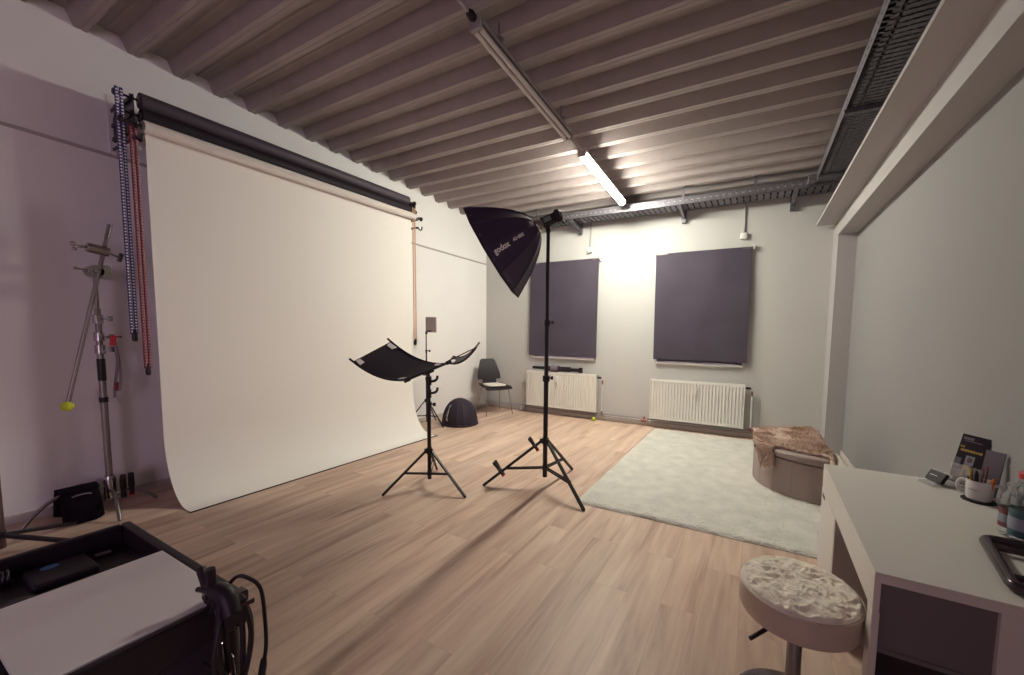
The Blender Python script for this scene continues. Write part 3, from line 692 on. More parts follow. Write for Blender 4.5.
for k in range(ND): MB().tube([dv(k, i/NT) for i in range(NT+1)], .004, 6).build('rib_seam', M['domecloth'], t)
MB().lathe([(.06, 0), (.06, .012), (.045, .02), (.0, .02)], DC+V3((0, 0, DH-.012)), (0, 0, 1), 20).build('mount_ring', M['blackplastic'], t)
q = MB()
for txt, size, c_s, bold in (('godox', .062, .74, .0018), ('AD-S85S', .03, .50, .001)):
    gv, gf = text_geo(txt, size, bold); kk = 11.35; out = []
    for a_, b_ in gv:
        s = c_s-a_*1.75; p = dv(kk-b_*9, s); c = V3((DC.x, DC.y, p.z*.5)); out.append(p+(p-c).normalized()*.006)
    q.add(out, gf)
q.build('lettering', M['white_print'], t, smooth=0, label='white brand lettering')

# ------------------------------------------------------------------ chair
CC = V3((-4.19, 5.82, 0)); F = V3((.85, -.53, 0)).normalized(); S = V3((-F.y, F.x, 0)); Z = V3((0, 0, 1))
t = thing('chair', 'black shell chair with chrome legs and white pad in the corner', 'chair', CC)
def cp(f, s, z): return CC+(F*f+S*s+Z*z)*1.08
def seatf(u, v):
    f = -.20+.44*u; w = .205+.03*math.sin(u*PI*.6); s = (v-.5)*2*w
    return cp(f, s, .475-.012*math.sin(v*PI)-.012*u+(.02*(1-u*6) if u < .16 else 0)-(.03*((u-.85)/.15)**2 if u > .85 else 0))
MB().slab(seatf, 16, 12, .014).build('seat', M['blackplastic'], t, bevel=.003)
def padf(u, v):
    f = -.17+.36*u; a = (v-.5)*2; w = .165*(1-(2*u-1)**4*.25); return cp(f, a*w, .487)
MB().slab(padf, 10, 8, .022).build('seat_pad', M['cushion'], t, bevel=.008)
OUT = [(.0, .125), (.085, .125), (.10, .13), (.105, .205), (.115, .212), (.20, .208), (.33, .17), (.43, .135), (.445, .115), (.45, .0)]
poly = [(w, h) for h, w in OUT]+[(-w, h) for h, w in reversed(OUT[:-1])]
def bp(w, h): return cp(-.205-.17*h-.05*(h/.45)**2+.10*abs(w)**1.5, w, .455+h)
q = MB(); hs = sorted(set(h for h, w in OUT)); 
def width(h):
    for (h0, w0), (h1, w1) in zip(OUT, OUT[1:]):
        if h0 <= h <= h1: return w0+(w1-w0)*(h-h0)/max(h1-h0, 1e-6)
    return 0.01
HS = [0, .04, .085, .10, .105, .115, .16, .20, .25, .30, .35, .40, .43, .445, .452]
def backf(u, v):
    f = u*(len(HS)-1); i = min(int(f), len(HS)-2); h = HS[i]+(HS[i+1]-HS[i])*(f-i); w = width(min(h, .4499)); w = max(w, .105)
    return bp((v-.5)*2*w, h)
q.slab(backf, len(HS)-1, 10, .013); q.build('backrest', M['blackplastic'], t, bevel=.003)
for f0, s0, f1_, s1 in ((.17, .17, .245, .235), (.17, -.17, .245, -.235), (-.15, .16, -.245, .205), (-.15, -.16, -.245, -.205)):
    MB().tube(smoothpath([cp(f0*.4, s0*.6, .452), cp(f0, s0, .45), cp(f0+(f1_-f0)*.35, s0+(s1-s0)*.35, .33), cp(f1_, s1, .0)], 5), .0085, 10).build('leg', M['chrome'], t)
q = MB(); q.tube([cp(.17, .17, .45), cp(.17, -.17, .45)], .008, 8); q.tube([cp(-.15, .16, .45), cp(-.15, -.16, .45)], .008, 8); q.build('seat_frame', M['chrome'], t)

# ------------------------------------------------------------------ folded tripod on the radiator, tennis balls
t = thing('folded_tripod', 'folded black tripod lying on top of the left radiator', 'tripod', (-3.1, 6.205, .79))
y = 6.205; zb = .832
for dy, dz in ((-.022, 0), (.024, 0), (0, .034)):
    MB().tube([(-3.26, y+dy, zb+dz), (-2.82, y+dy*1.1, zb+dz)], .026, 10).build('leg', M['black'], t)
    MB().tube([(-3.55, y+dy*.5, zb+dz*.5+.012), (-3.26, y+dy, zb+dz)], .013, 8).build('leg_tip', M['black'], t)
MB().rod((-3.59, y, zb+.018), (-3.47, y, zb+.018), .024).build('rubber_foot', M['blackplastic'], t)
q = MB(); q.rod((-2.82, y, zb+.012), (-2.66, y, zb+.012), .032); q.rod((-2.73, y, zb+.01), (-2.73, y-.045, zb-.008), .014); q.box(-2.66, -2.605, y-.03, y+.03, zb-.034, zb+.06); q.build('tripod_head', M['black'], t, bevel=.004)
MB().rod((-3.20, y-.002, zb+.018), (-3.06, y-.002, zb+.018), .060, n=16).build('strap', M['grey_print'], t)
tag(MB().ball((-2.345, 6.14, .034), .034, 20, 14).build('tennis_ball', M['yellow'], base=(-2.345, 6.14, 0)), 'yellow tennis ball on the floor below the left radiator', 'ball')

# ------------------------------------------------------------------ C-stand by the left wall
C4 = V3((-4.6, 1.075, 0))
t = thing('century_stand', 'chrome boom stand by the left wall with sandbag on its leg', 'light stand', C4)
MB().rod(C4+Z*.12, C4+Z*1.07, .021, n=16).build('column', M['satin'], t)
MB().rod(C4+Z*1.05, C4+Z*1.225, .0245, n=16).build('grip_sleeve', M['tape'], t, label='black tape grip')
MB().rod(C4+Z*.875, C4+Z*.915, .026, n=16).build('band', M['tape'], t)
MB().rod(C4+Z*1.22, C4+Z*1.62, .0185, n=16).build('middle_section', M['satin'], t)
MB().rod(C4+Z*1.60, C4+Z*1.92, .013, n=12).build('riser', M['satin'], t)
for z in (1.30, 1.40, 1.54):
    q = MB(); q.rod(C4+Z*(z-.035), C4+Z*(z+.035), .030, n=14); q.rod(C4+Z*z, C4+V3((.03, .05, 0))+Z*z, .008, n=8); q.obox(C4+V3((.035, .058, 0))+Z*z, (.008, .014, .022), ((1, 0, 0), (0, 1, 0), (0, 0, 1))); q.build('collar', M['chrome'], t, bevel=.002)
MB().lathe([(.03, 0), (.036, .02), (.036, .17), (.028, .20)], C4+Z*.07, (0, 0, 1), 16).build('leg_hub', M['chrome'], t)
def cleg(foot, h):
    f = V3(foot); d = (f-C4); d.z = 0; L_ = d.length; d.normalize()
    pts = [C4+d*.02+Z*h, C4+d*L_*.45+Z*(h+.015), C4+d*L_*.68+Z*(h-.02), C4+d*L_*.86+Z*(h*.5), f+Z*.012]
    MB().tube(smoothpath(pts, 6), .0125, 12).build('leg', M['satin'], t)
cleg((-4.51, 1.32, 0), .115); cleg((-4.585, .625, 0), .19); cleg((-4.20, 1.02, 0), .16)
q = MB(); GH = V3((-4.545, 1.062, 1.905)); q.rod(GH-V3((.07, 0, 0)), GH+V3((.05, 0, 0)), .045, n=18); q.obox(GH+V3((0, .05, 0)), (.05, .03, .05), ((1, 0, 0), (0, 1, 0), (0, 0, 1))); q.rod(GH+V3((0, -.06, 0)), GH+V3((0, .06, 0)), .012); q.rod(GH+V3((.05, .0, 0)), GH+V3((.075, 0, 0)), .016); q.tube([GH+V3((.02, -.02, .0)), GH+V3((.03, -.10, .01))], .008, 8); q.ball(GH+V3((.03, -.10, .01)), .012)
q.build('grip_head', M['chrome'], t, bevel=.003)
B0, B1 = V3((-4.5, 1.149, 2.266)), V3((-4.5, .873, .915))
t = thing('boom_arm', 'thin steel arm slanting through the boom stand\'s grip head', 'boom arm', B1)
MB().rod(B0, B1, .0135, n=12).build('rod', M['satin'], t)
MB().rod(B0-(B0-B1).normalized()*.09, B0+(B0-B1).normalized()*.01, .0155, n=12).build('spigot', M['chrome'], t)
q = MB(); G2 = V3((-4.5, 1.105, 2.06)); 
q.rod(G2+V3((0, -.085, .02)), G2+V3((0, .03, 0)), .036, n=16); q.rod(G2+V3((0, .02, 0)), G2+V3((0, .085, -.03)), .008); q.obox(G2+V3((0, .09, -.03)), (.010, .014, .035), ((1, 0, 0), (0, 1, -.3), (0, .3, 1))); q.rod(G2+V3((0, -.085, .02)), G2+V3((0, -.13, .015)), .010); q.ball(G2+V3((0, -.15, .03)), .018, 10, 8); q.ball(G2+V3((0, -.145, -.005)), .014, 10, 8)
q.build('grip_clamp', M['chrome'], t, bevel=.003)
tag(MB().ball((-4.5, .866, .885), .036, 20, 14).build('tennis_ball', M['yellow'], base=(-4.5, .866, .885)), 'yellow tennis ball stuck on the low end of the boom arm', 'ball')
# lanyard with red clip
t = thing('lanyard', 'grey lanyard with a red clip hanging on the boom stand', 'lanyard', (-4.56, 1.14, 1.37))
MB().slab(lambda u, v: (-4.545+.012*math.sin(v*6), 1.128+.018*u+.012*math.sin(v*4.5), 1.37-.46*v), 2, 20, .003).build('strap', M['greycloth'], t)
MB().slab(lambda u, v: (-4.535-.012*math.sin(v*5), 1.135+.016*u+.02*math.sin(v*3), 1.36-.40*v), 2, 20, .003).build('strap', M['greycloth'], t)
q = MB(); q.obox((-4.545, 1.135, 1.37), (.012, .016, .04), ((1, 0, 0), (0, 1, 0), (0, .1, 1))); q.build('clip', M['red'], t, bevel=.004)
MB().rod((-4.55, 1.10, 1.395), (-4.54, 1.185, 1.40), .008).build('cross_pin', M['chrome'], t); MB().rod((-4.53, 1.14, .905), (-4.53, 1.145, .865), .007).build('swivel_hook', M['chrome'], t)
MB().obox((-4.54, 1.138, 1.0), (.008, .013, .035), ((1, 0, 0), (0, 1, 0), (0, 0, 1))).build('tab', M['redcord'], t, bevel=.003)
# sandbag over the left leg
t = thing('sandbag', 'black saddle sandbag slung over the boom stand\'s left leg', 'sandbag', (-4.55, .87, 0))
def bag(xc, lean, z0):
    q = MB(); NU, NV = 18, 12; vs = []
    y0, y1 = .80, 1.0
    for i in range(NV+1):
        v = i/NV; z = z0+(.225-z0)*v; th = .012+.060*math.sin(min(1, (1-v)*1.25)*PI*.72)**.8; ww = 1+.05*(1-v)
        for j in range(NU):
            a = 2*PI*j/NU; ca, sa = math.cos(a), math.sin(a)
            sx = abs(ca)**.45*(1 if ca > 0 else -1); 
            vs.append((xc+lean*(1-v)+th*sa, (y0+y1)/2+(y1-y0)/2*ww*sx, z+.008*math.sin(a*3+i)))
    q.add(vs, [(i*NU+j, i*NU+(j+1) % NU, (i+1)*NU+(j+1) % NU, (i+1)*NU+j) for i in range(NV) for j in range(NU)]+[tuple(range(NU-1, -1, -1)), tuple(NV*NU+j for j in range(NU))])
    return q
bag(-4.535, .075, .012).build('pouch', M['sandcloth'], t); bag(-4.655, -.06, .012).build('pouch', M['sandcloth'], t)
MB().slab(lambda u, v: (-4.66+.15*u,   .80+.20*v, .225+.018*math.sin(u*PI)), 8, 4, .01).build('saddle', M['sandcloth'], t)
q = MB(); q.tube(smoothpath([(-4.475, .85, .197), (-4.462, .875, .207), (-4.462, .92, .207), (-4.475, .945, .197)], 5), .006, 8); q.build('carry_handle', M['grey_print'], t)
spring_clamp((-4.55, 1.185, .135), (.26, .9, 0), (.1, .3, 1), 'black spring clamp with red tips on the boom stand\'s right leg', M['red'], .13)
spring_clamp((-4.56, 1.14, .13), (.26, .9, 0), (-.1, -.35, 1), 'second black spring clamp crowded against the boom stand\'s column', M['blackplastic'], .13)

# partly visible pole stand at the left edge
C5 = V3((-4.31, .505, 0))
t = thing('pole_stand', 'bronze pole on low black legs cut by the left edge', 'stand', C5)
MB().rod(C5+Z*.02, C5+Z*2.3, .024, n=16).build('pole', M['brownpole'], t)
MB().rod(C5+Z*.09, C5+Z*.13, .029, n=16).build('leg_hub', M['black'], t)
for f in ((-4.0, .78), (-4.42, .85), (-4.45, .20)):
    MB().bar(C5+V3((f[0], f[1], 0)).normalized()*0+Z*.11, V3((f[0], f[1], .014)), .03, .022).build('leg', M['black'], t, bevel=.003)

# ------------------------------------------------------------------ equipment cart
X0, X1, Y0, Y1, ZR = -2.06, -1.222, -.45, .527, .75
t = thing('equipment_cart', 'black equipment cart with open tray top in the near left corner', 'cart', ((X0+X1)/2, .04, 0))
q = MB(); w = .026
for a in ((X0, X1, Y1-w, Y1), (X0, X1, Y0, Y0+w), (X0, X0+w, Y0+w, Y1-w), (X1-w, X1, Y0+w, Y1-w)): q.box(*a, .655, ZR)
q.build('tray_rim', M['blackplastic'], t, bevel=.007, seg=3)
MB().box(X0+.01, X1-.01, Y0+.01, Y1-.01, .655, .682).build('tray_floor', M['blackplastic'], t)
q = MB()
q.box(X0+.02, X1-.015, Y1-.03, Y1-.015, .16, .65); q.box(X0+.02, X1-.015, Y0+.015, Y0+.03, .16, .65); q.box(X1-.03, X1-.015, Y0+.02, Y1-.02, .16, .65); q.box(X0+.015, X0+.03, Y0+.02, Y1-.02, .16, .65); q.box(X0+.02, X1-.02, Y0+.02, Y1-.02, .14, .16)
q.build('body_panel', M['blackcloth'], t, bevel=.004)
for x in (X0+.03, X1-.03):
    for y in (Y0+.03, Y1-.03): MB().rod((x, y, .12), (x, y, .66), .02, n=12).build('corner_post', M['black'], t)
for x in (X0+.06, X1-.06):
    for y in (Y0+.06, Y1-.06):
        q = MB(); q.rod((x-.018, y, .055), (x+.018, y, .055), .055, n=20); q.obox((x, y, .115), (.024, .024, .03), ((1, 0, 0), (0, 1, 0), (0, 0, 1))); q.build('caster', M['blackplastic'], t, bevel=.003)
MB().box(X1-.03, X1+.006, Y1-.075, Y1+.004, ZR-.03, ZR+.004).build('corner_cap', M['tube'], t, bevel=.004)
tag(MB().box(-1.685, -1.250, .155, .499, .742, .751).build('foam_board', M['board'], base=(-1.47, .33, .742), bevel=.001), 'large white board lying on the black cart\'s tray', 'board')
# block carrying the board, seen only as its dark edge
tag(MB().box(-1.665, -1.27, .18, .48, .682, .742).build('storage_case', M['blackcloth'], base=(-1.47, .33, .682), bevel=.004), 'flat black case beneath the white board in the cart tray', 'case')
zt = .682
t = thing('power_bank', 'black power bank with a blue oval mark in the cart tray', 'battery', (-2.0, .335, zt))
MB().box(-2.01, -1.86, .265, .40, zt, zt+.022).build('housing', M['blackplastic'], t, bevel=.006)
MB().lathe([(.026, 0), (.026, .0012), (0, .0012)], (-1.975, .318, zt+.022), (0, 0, 1), 28, .55, .75).build('mark', M['bluelabel'], t, label='blue oval mark')
t = thing('coiled_cable', 'black coiled cable lying in the far corner of the cart tray', 'cable', (-2.02, .27, zt))
pts = []
for i in range(160): a = i*.55; pts.append((-1.995+.022*math.cos(a), .12+.0008*i, zt+.026+.020*math.sin(a)))
MB().tube(pts, .0042, 7).build('coil', M['black'], t)
tag(MB().lathe([(0, 0), (.036, 0), (.038, .004), (.038, .014), (.033, .018), (0, .016)], (-1.80, .232, zt), (0, 0, 1), 28).build('lens_cap', M['glossblack'], base=(-1.80, .232, zt)), 'round glossy black lens cap in the cart tray', 'lens cap')
tag(MB().box(-1.985, -1.972, .415, .455, zt, zt+.012).build('memory_stick', M['grey_print'], base=(-1.978, .435, zt), bevel=.003), 'small grey stick behind the power bank in the cart tray', 'stick')
# cables and clamp hung on the near corner
t = thing('hanging_cable', 'bundle of black cables looped over the cart\'s right corner', 'cable', (X1+.03, .47, .76))
for k, pts in enumerate((
    [(X1-.05, .44, .79), (X1+.01, .45, .79), (X1+.05, .455, .74), (X1+.05, .46, .62), (X1+.045, .47, .52), (X1+.05, .485, .52), (X1+.05, .492, .62), (X1+.05, .49, .72), (X1+.02, .48, .77)],
    [(X1-.04, .46, .785), (X1+.02, .468, .785), (X1+.055, .44, .72), (X1+.06, .425, .64), (X1+.055, .435, .55), (X1+.058, .46, .50), (X1+.06, .49, .56), (X1+.06, .508, .66), (X1+.045, .50, .745), (X1, .485, .775)],
    [(X1-.03, .45, .80), (X1+.03, .455, .79), (X1+.06, .432, .68), (X1+.06, .445, .58), (X1+.06, .475, .545), (X1+.06, .50, .60), (X1+.05, .512, .70), (X1+.02, .50, .765)],
    [(X1-.02, .49, .775), (X1+.0, .505, .802), (X1+.02, .52, .80), (X1+.03, .548, .755), (X1+.03, .556, .66), (X1+.03, .556, .58), (X1+.03, .548, .53)])):
    MB().tube(smoothpath(pts, 7), .0065 if k < 3 else .005, 8).build('cable_loop', M['blackplastic'], t)
MB().tube([(X1+.03, .549, .545), (X1+.03, .547, .528), (X1+.03, .541, .495), (X1+.03, .54, .485)], [.007, .0095, .0095, .005], 10).build('plug', M['black'], t)
MB().tube(smoothpath([(X1-.005, .46, .79), (X1+.03, .468, .785), (X1+.055, .47, .74)], 5), .022, 10).build('cable_tie', M['blackplastic'], t)
spring_clamp((X1-.02, .455, .765), (0, 1, 0), (-.25, 0, 1), 'black clamp gripping the cart rim above the cables', M['black'], .085)
t = thing('adapter', 'small black adapter with grey edge tucked into the hanging cables', 'adapter', (X1+.02, .48, .72))
MB().obox((X1+.035, .48, .735), (.022, .028, .03), ((1, 0, 0), (0, 1, .1), (0, -.1, 1))).build('housing', M['blackplastic'], t, bevel=.005)
MB().obox((X1+.058, .493, .752), (.003, .026, .006), ((1, 0, 0), (0, 1, -.15), (0, .15, 1))).build('edge', M['tube'], t)
for y, z, h, lab in ((.452, .60, .06, 'chrome hook with the longest shank on the cart side, under the cables'), (.432, .575, .03, 'chrome hook nearest the white board on the cart side'), (.475, .575, .03, 'chrome hook nearest the cart corner')):
    q = MB(); q.tube(smoothpath([(X1-.016, y, z+h), (X1+.03, y, z+h+.004), (X1+.042, y, z+h-.01), (X1+.045, y, z-.01), (X1+.055, y, z-.03), (X1+.068, y, z-.02), (X1+.072, y, z)], 5), .0032, 8)
    tag(q.build('hook', M['chrome'], base=(X1, y, z)), lab, 'hook', 'chrome hooks on the cart')

# ------------------------------------------------------------------ rug
t = thing('rug', 'cream deep-pile rug on the floor in front of the radiators', 'rug', (-.35, 4.6, 0))
RX0, RX1, RY0, RY1 = -1.32, 1.02, 3.05, 6.10
def rugf(u, v):
    x = RX0+(RX1-RX0)*u; y = RY0+(RY1-RY0)*v; e = min(u*(RX1-RX0), (1-u)*(RX1-RX0), v*(RY1-RY0), (1-v)*(RY1-RY0))
    h = .020*min(1, (max(e, 0)/.03))**.5
    nz = noise.noise((x*4, y*4, 0))*.006+noise.noise((x*23, y*23, 3))*.006+noise.noise((x*60, y*60, 5))*.0035
    ex = noise.noise((y*5, 1, 0))*.008 if u in (0, 1) else 0; ey = noise.noise((x*5, 7, 0))*.008 if v in (0, 1) else 0
    return (x+ex*(1 if x < 1 else 0), y+ey, .004+h+(nz if e > .01 else 0))
MB().grid(rugf, 190, 290).build('pile', M['rug'], t, smooth=180)
MB().box(RX0+.004, RX1-.004, RY0+.004, RY1-.004, 0, .006).build('backing', M['seam'], t)

# ------------------------------------------------------------------ ottoman and sheepskin
OC = V3((.632, 4.57, 0)); OR_ = .575
def opoly(r, n=40): return [(OC.x+r*math.cos(a), OC.y+r*math.sin(a)) for a in [PI/2+PI*i/n for i in range(n+1)]]
t = thing('ottoman', 'taupe half-round storage ottoman standing on the rug', 'ottoman', (.4, 4.63, .02))
q = MB(); pl = opoly(OR_); q.prism(pl, (0, 0, .022), (1, 0, 0), (0, 1, 0), (0, 0, .335)); q.build('body', M['ottoman'], t, bevel=.012, seg=3)
q = MB(); pl = opoly(OR_+.012)+[]; q.prism([(x+(.008 if x > .6 else 0), y) for x, y in pl], (0, 0, .362), (1, 0, 0), (0, 1, 0), (0, 0, .065)); q.build('lid', M['ottoman'], t, bevel=.02, seg=4)
for a in (98, 116, 134, 152, 170, 188, 206, 224, 242, 258):
    a = math.radians(a); p = V3((OC.x+OR_*math.cos(a), OC.y+OR_*math.sin(a), 0)); MB().rod(p+Z*.03, p+Z*.355, .0028, n=6).build('seam', M['ottoman'], t)
q = MB(); a = math.radians(196); p = V3((OC.x+(OR_+.012)*math.cos(a), OC.y+(OR_+.012)*math.sin(a), .375)); q.lathe([(.02, 0), (.02, .006), (.012, .012), (0, .012)], p, (math.cos(a), math.sin(a), 0), 14); q.build('pull', M['mugdark'], t)

t = thing('sheepskin', 'shaggy brown sheepskin draped over the half-round ottoman', 'sheepskin', (.45, 4.75, .43))
FP = [(.055, 4.48), (.08, 4.31), (-.015, 4.19), (-.045, 4.11), (.0, 4.03), (.09, 4.00), (.18, 4.13), (.27, 4.19), (.40, 4.135), (.52, 4.09), (.60, 4.04), (.67, 3.96), (.77, 3.92), (.81, 4.04), (.80, 4.44), (.81, 4.89), (.75, 5.16), (.56, 5.28), (.33, 5.18), (.17, 4.98), (.05, 4.77)]
FPS = [(p.x, p.y) for p in smoothpath([(x, y, 0) for x, y in FP], 5, True)]
def inside(x, y):
    c = False; n = len(FPS); j = n-1
    for i in range(n):
        xi, yi = FPS[i]; xj, yj = FPS[j]
        if (yi > y) != (yj > y) and x < (xj-xi)*(y-yi)/(yj-yi)+xi: c = not c
        j = i
    return c
def drape(x, y):
    X1_ = .647; dx, dy = x-OC.x, y-OC.y; r = math.hypot(dx, dy); RO = OR_+.018
    top = .462
    if dx > 0: # right flat side
        yy = max(-RO, min(RO, dy)); d = x-X1_; oy = abs(dy)-RO
        if oy > 0 and oy > d: return V3((x, OC.y+math.copysign(RO+.02, dy), top-oy)), V3((0, math.copysign(1, dy), .2))
        if d > 0: return V3((X1_+.02*min(1, d/.03), y, top-max(0, d-.01))), V3((1, 0, .2))
    elif r > RO:
        d = r-RO; n_ = V3((dx/r, dy/r, 0)); p = V3((OC.x, OC.y, 0))+n_*(RO+.024*min(1, d/.03)); p.z = top-max(0, d-.01); return p, n_+V3((0, 0, .2))
    return V3((x, y, top)), V3((0, 0, 1))
h = .022; q = MB(); idx = {}; vs = []; fs = []
def vid(i, j):
    if (i, j) not in idx:
        x, y = -.15+i*h, 3.9+j*h; p, n_ = drape(x, y); b_ = noise.noise((x*9, y*9, 2))*.014+noise.noise((x*25, y*25, 4))*.007
        idx[i, j] = len(vs); vs.append(p+n_.normalized()*b_)
    return idx[i, j]
cells = [(i, j) for i in range(48) for j in range(72) if inside(-.15+(i+.5)*h, 3.9+(j+.5)*h)]
for i, j in cells: fs.append((vid(i, j), vid(i+1, j), vid(i+1, j+1), vid(i, j+1)))
q.add(vs, fs); o = q.build('hide', M['fur'], t, smooth=180); md = o.modifiers.new('thickness', 'SOLIDIFY'); md.thickness = .030; md.offset = -1
q = MB(); rnd = random.Random(3)
for i, j in cells:
    for _ in range(7):
        x, y = -.15+(i+rnd.random())*h, 3.9+(j+rnd.random())*h; p, n_ = drape(x, y); n_ = n_.normalized()
        p = p+n_*(noise.noise((x*9, y*9, 2))*.014)
        g = V3((noise.noise((x*5, y*5, 9)), noise.noise((x*5, y*5, 19)), noise.noise((x*5, y*5, 29))-.25))*1.6+V3((rnd.uniform(-.4, .4), rnd.uniform(-.4, .4), -.1))
        d = (n_*.75+g*.7).normalized(); L_ = rnd.uniform(.025, .045); w = d.cross(V3((rnd.uniform(-1, 1), rnd.uniform(-1, 1), rnd.uniform(-1, 1)))).normalized()*.0028
        m = p+d*L_*.55+V3((0, 0, -.002)); e = p+d*L_+V3((0, 0, -.008))
        q.add([p-w, p+w, m+w*.8, m-w*.8, e], [(0, 1, 2, 3), (3, 2, 4)])
o = q.build('wool', M['fur'], t, smooth=180); o['kind'] = 'stuff'

# ------------------------------------------------------------------ desk
DX0, DX1, DY0, DY1, DZ = .392, 1.03, 1.535, 2.745, .735
t = thing('desk', 'white desk along the right wall with cup and bottles on top', 'desk', (.7, 2.1, 0))
MB().box(DX0, DX1, DY0, DY1, DZ-.034, DZ).build('desktop', M['desk'], t, bevel=.002)
MB().box(DX0, DX0+.018, DY0, DY1, .60, DZ-.034).build('front_apron', M['desk'], t, bevel=.0015)
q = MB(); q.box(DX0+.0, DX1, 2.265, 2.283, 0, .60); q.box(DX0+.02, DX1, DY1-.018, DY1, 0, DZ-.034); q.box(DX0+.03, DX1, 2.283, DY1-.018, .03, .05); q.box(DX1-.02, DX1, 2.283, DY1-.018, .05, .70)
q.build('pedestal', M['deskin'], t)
dr = MB().box(DX0-.001, DX0+.018, 2.285, DY1, .035, .595).build('pedestal_door', M['desk'], t, bevel=.0015)
MB().box(DX0-.002, DX0+.002, 2.62, 2.70, .555, .575).build('grip_slot', M['mugdark'], dr)
q = MB(); q.box(DX0, DX0+.02, DY0, DY0+.062, 0, .60); q.box(.677, DX1, DY0, DY0+.062, 0, DZ-.034)
q.build('leg_panel', M['desk'], t, bevel=.0015)
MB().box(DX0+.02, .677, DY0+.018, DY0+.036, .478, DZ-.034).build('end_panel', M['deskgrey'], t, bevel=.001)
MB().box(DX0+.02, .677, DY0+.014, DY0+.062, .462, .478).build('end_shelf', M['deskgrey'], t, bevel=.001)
MB().box(DX0+.02, DX1, DY0+.062, DY0+.075, 0, .46).build('end_back', M['blackplastic'], t)  # black sheet stands in for the deep shade inside the opening

t.rotation_euler.z = -.0207

# ------------------------------------------------------------------ stool
SC = V3((.197, 1.70, 0)); SZ = .548
t = thing('stool', 'round cream plush swivel stool pushed towards the white desk', 'stool', SC)
pr = [(.0, .012), (.06, .010), (.12, .006), (.165, -.002), (.188, -.012), (.197, -.024)]
q = MB(); NN = 180; KK = 60; vs = []
for i in range(KK+1):
    r = .197*i/KK
    for j in range(NN):
        a = 2*PI*j/NN; x, y = r*math.cos(a), r*math.sin(a)
        z = .014-.020*(r/.197)**4-(.012*max(0, (r-.185)/.012)**2)
        wx, wy = x+.02*noise.noise((x*14, y*14, 11)), y+.02*noise.noise((x*14, y*14, 17)); nz = ((.35-abs(noise.noise((wx*26, wy*26, 1))))*.016+(.3-abs(noise.noise((wx*52+3, wy*52, 7))))*.008-.004)*(1 if r < .185 else .3)
        vs.append((SC.x+x, SC.y+y, SZ+z+nz-.004))
q.add(vs, [(i*NN+j, (i+1)*NN+j, (i+1)*NN+(j+1) % NN, i*NN+(j+1) % NN) for i in range(KK) for j in range(NN)])
q.build('seat_top', M['seat'], t, smooth=180)
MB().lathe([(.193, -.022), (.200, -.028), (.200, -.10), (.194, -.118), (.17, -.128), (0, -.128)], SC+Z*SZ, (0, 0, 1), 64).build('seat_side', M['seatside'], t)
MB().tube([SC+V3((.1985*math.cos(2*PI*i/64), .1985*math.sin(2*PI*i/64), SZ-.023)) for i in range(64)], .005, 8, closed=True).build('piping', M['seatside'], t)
MB().rod(SC+Z*.30, SC+Z*(SZ-.12), .014, n=14).build('piston', M['chrome'], t)
MB().lathe([(.0, .06), (.027, .06), (.025, .395), (.021, .40), (.016, .39)], SC, (0, 0, 1), 20).build('column', M['satin'], t)
MB().lathe([(.205, .0), (.205, .010), (.19, .018), (.12, .032), (.05, .055), (.03, .075), (0, .075)], SC, (0, 0, 1), 48).build('base', M['tube'], t)
q = MB(); q.tube(smoothpath([SC+V3((-.02, -.02, SZ-.132)), SC+V3((-.10, -.125, SZ-.137)), SC+V3((-.135, -.17, SZ-.142))], 5), .005, 8); q.build('lever', M['chrome'], t)
MB().tube([SC+V3((-.105, -.132, SZ-.137)), SC+V3((-.156, -.20, SZ-.144))], .0075, 10).build('lever_grip', M['blackplastic'], t)
# ------------------------------------------------------------------ things on the desk
# business cards in an acrylic holder
W = V3((.42, -.907, 0)).normalized(); Nf = V3((-.907, -.42, 0)).normalized(); c0 = V3((.855, 2.655, DZ)); UPc = (Z*.86-Nf*.5).normalized()
t = thing('card_holder', 'clear stand on the desk holding the black cards', 'card holder', c0)
q = MB(); q.obox(c0+Z*.003, (.052, .045, .003), (W, Nf, Z)); q.obox(c0-Nf*.014+UPc*.035+Z*.004, (.052, .0015, .035), (W, (Nf*.86+Z*.5), UPc)); q.obox(c0+Nf*.03+Z*.012, (.052, .0015, .012), (W, Nf, Z)); q.build('stand', M['acrylic'], t)
t = thing('business_cards', 'stack of black cards with a white line in the clear stand', 'cards', c0+Z*.01)
nC = (Nf*.86+Z*.5).normalized()
cc = c0+UPc*.032+Z*.009-Nf*.002
MB().obox(cc, (.0435, .009, .0285), (W, nC, UPc)).build('card_stack', M['glossblack'], t, bevel=.001)
q = MB(); marks(q, [.006, .001, .005, .001, .007, .0015, .004, .001, .006, .001, .005], .0035, cc+nC*.0098-W*.010+UPc*.002, W, UPc); q.build('print', M['white_print'], t, smooth=0)
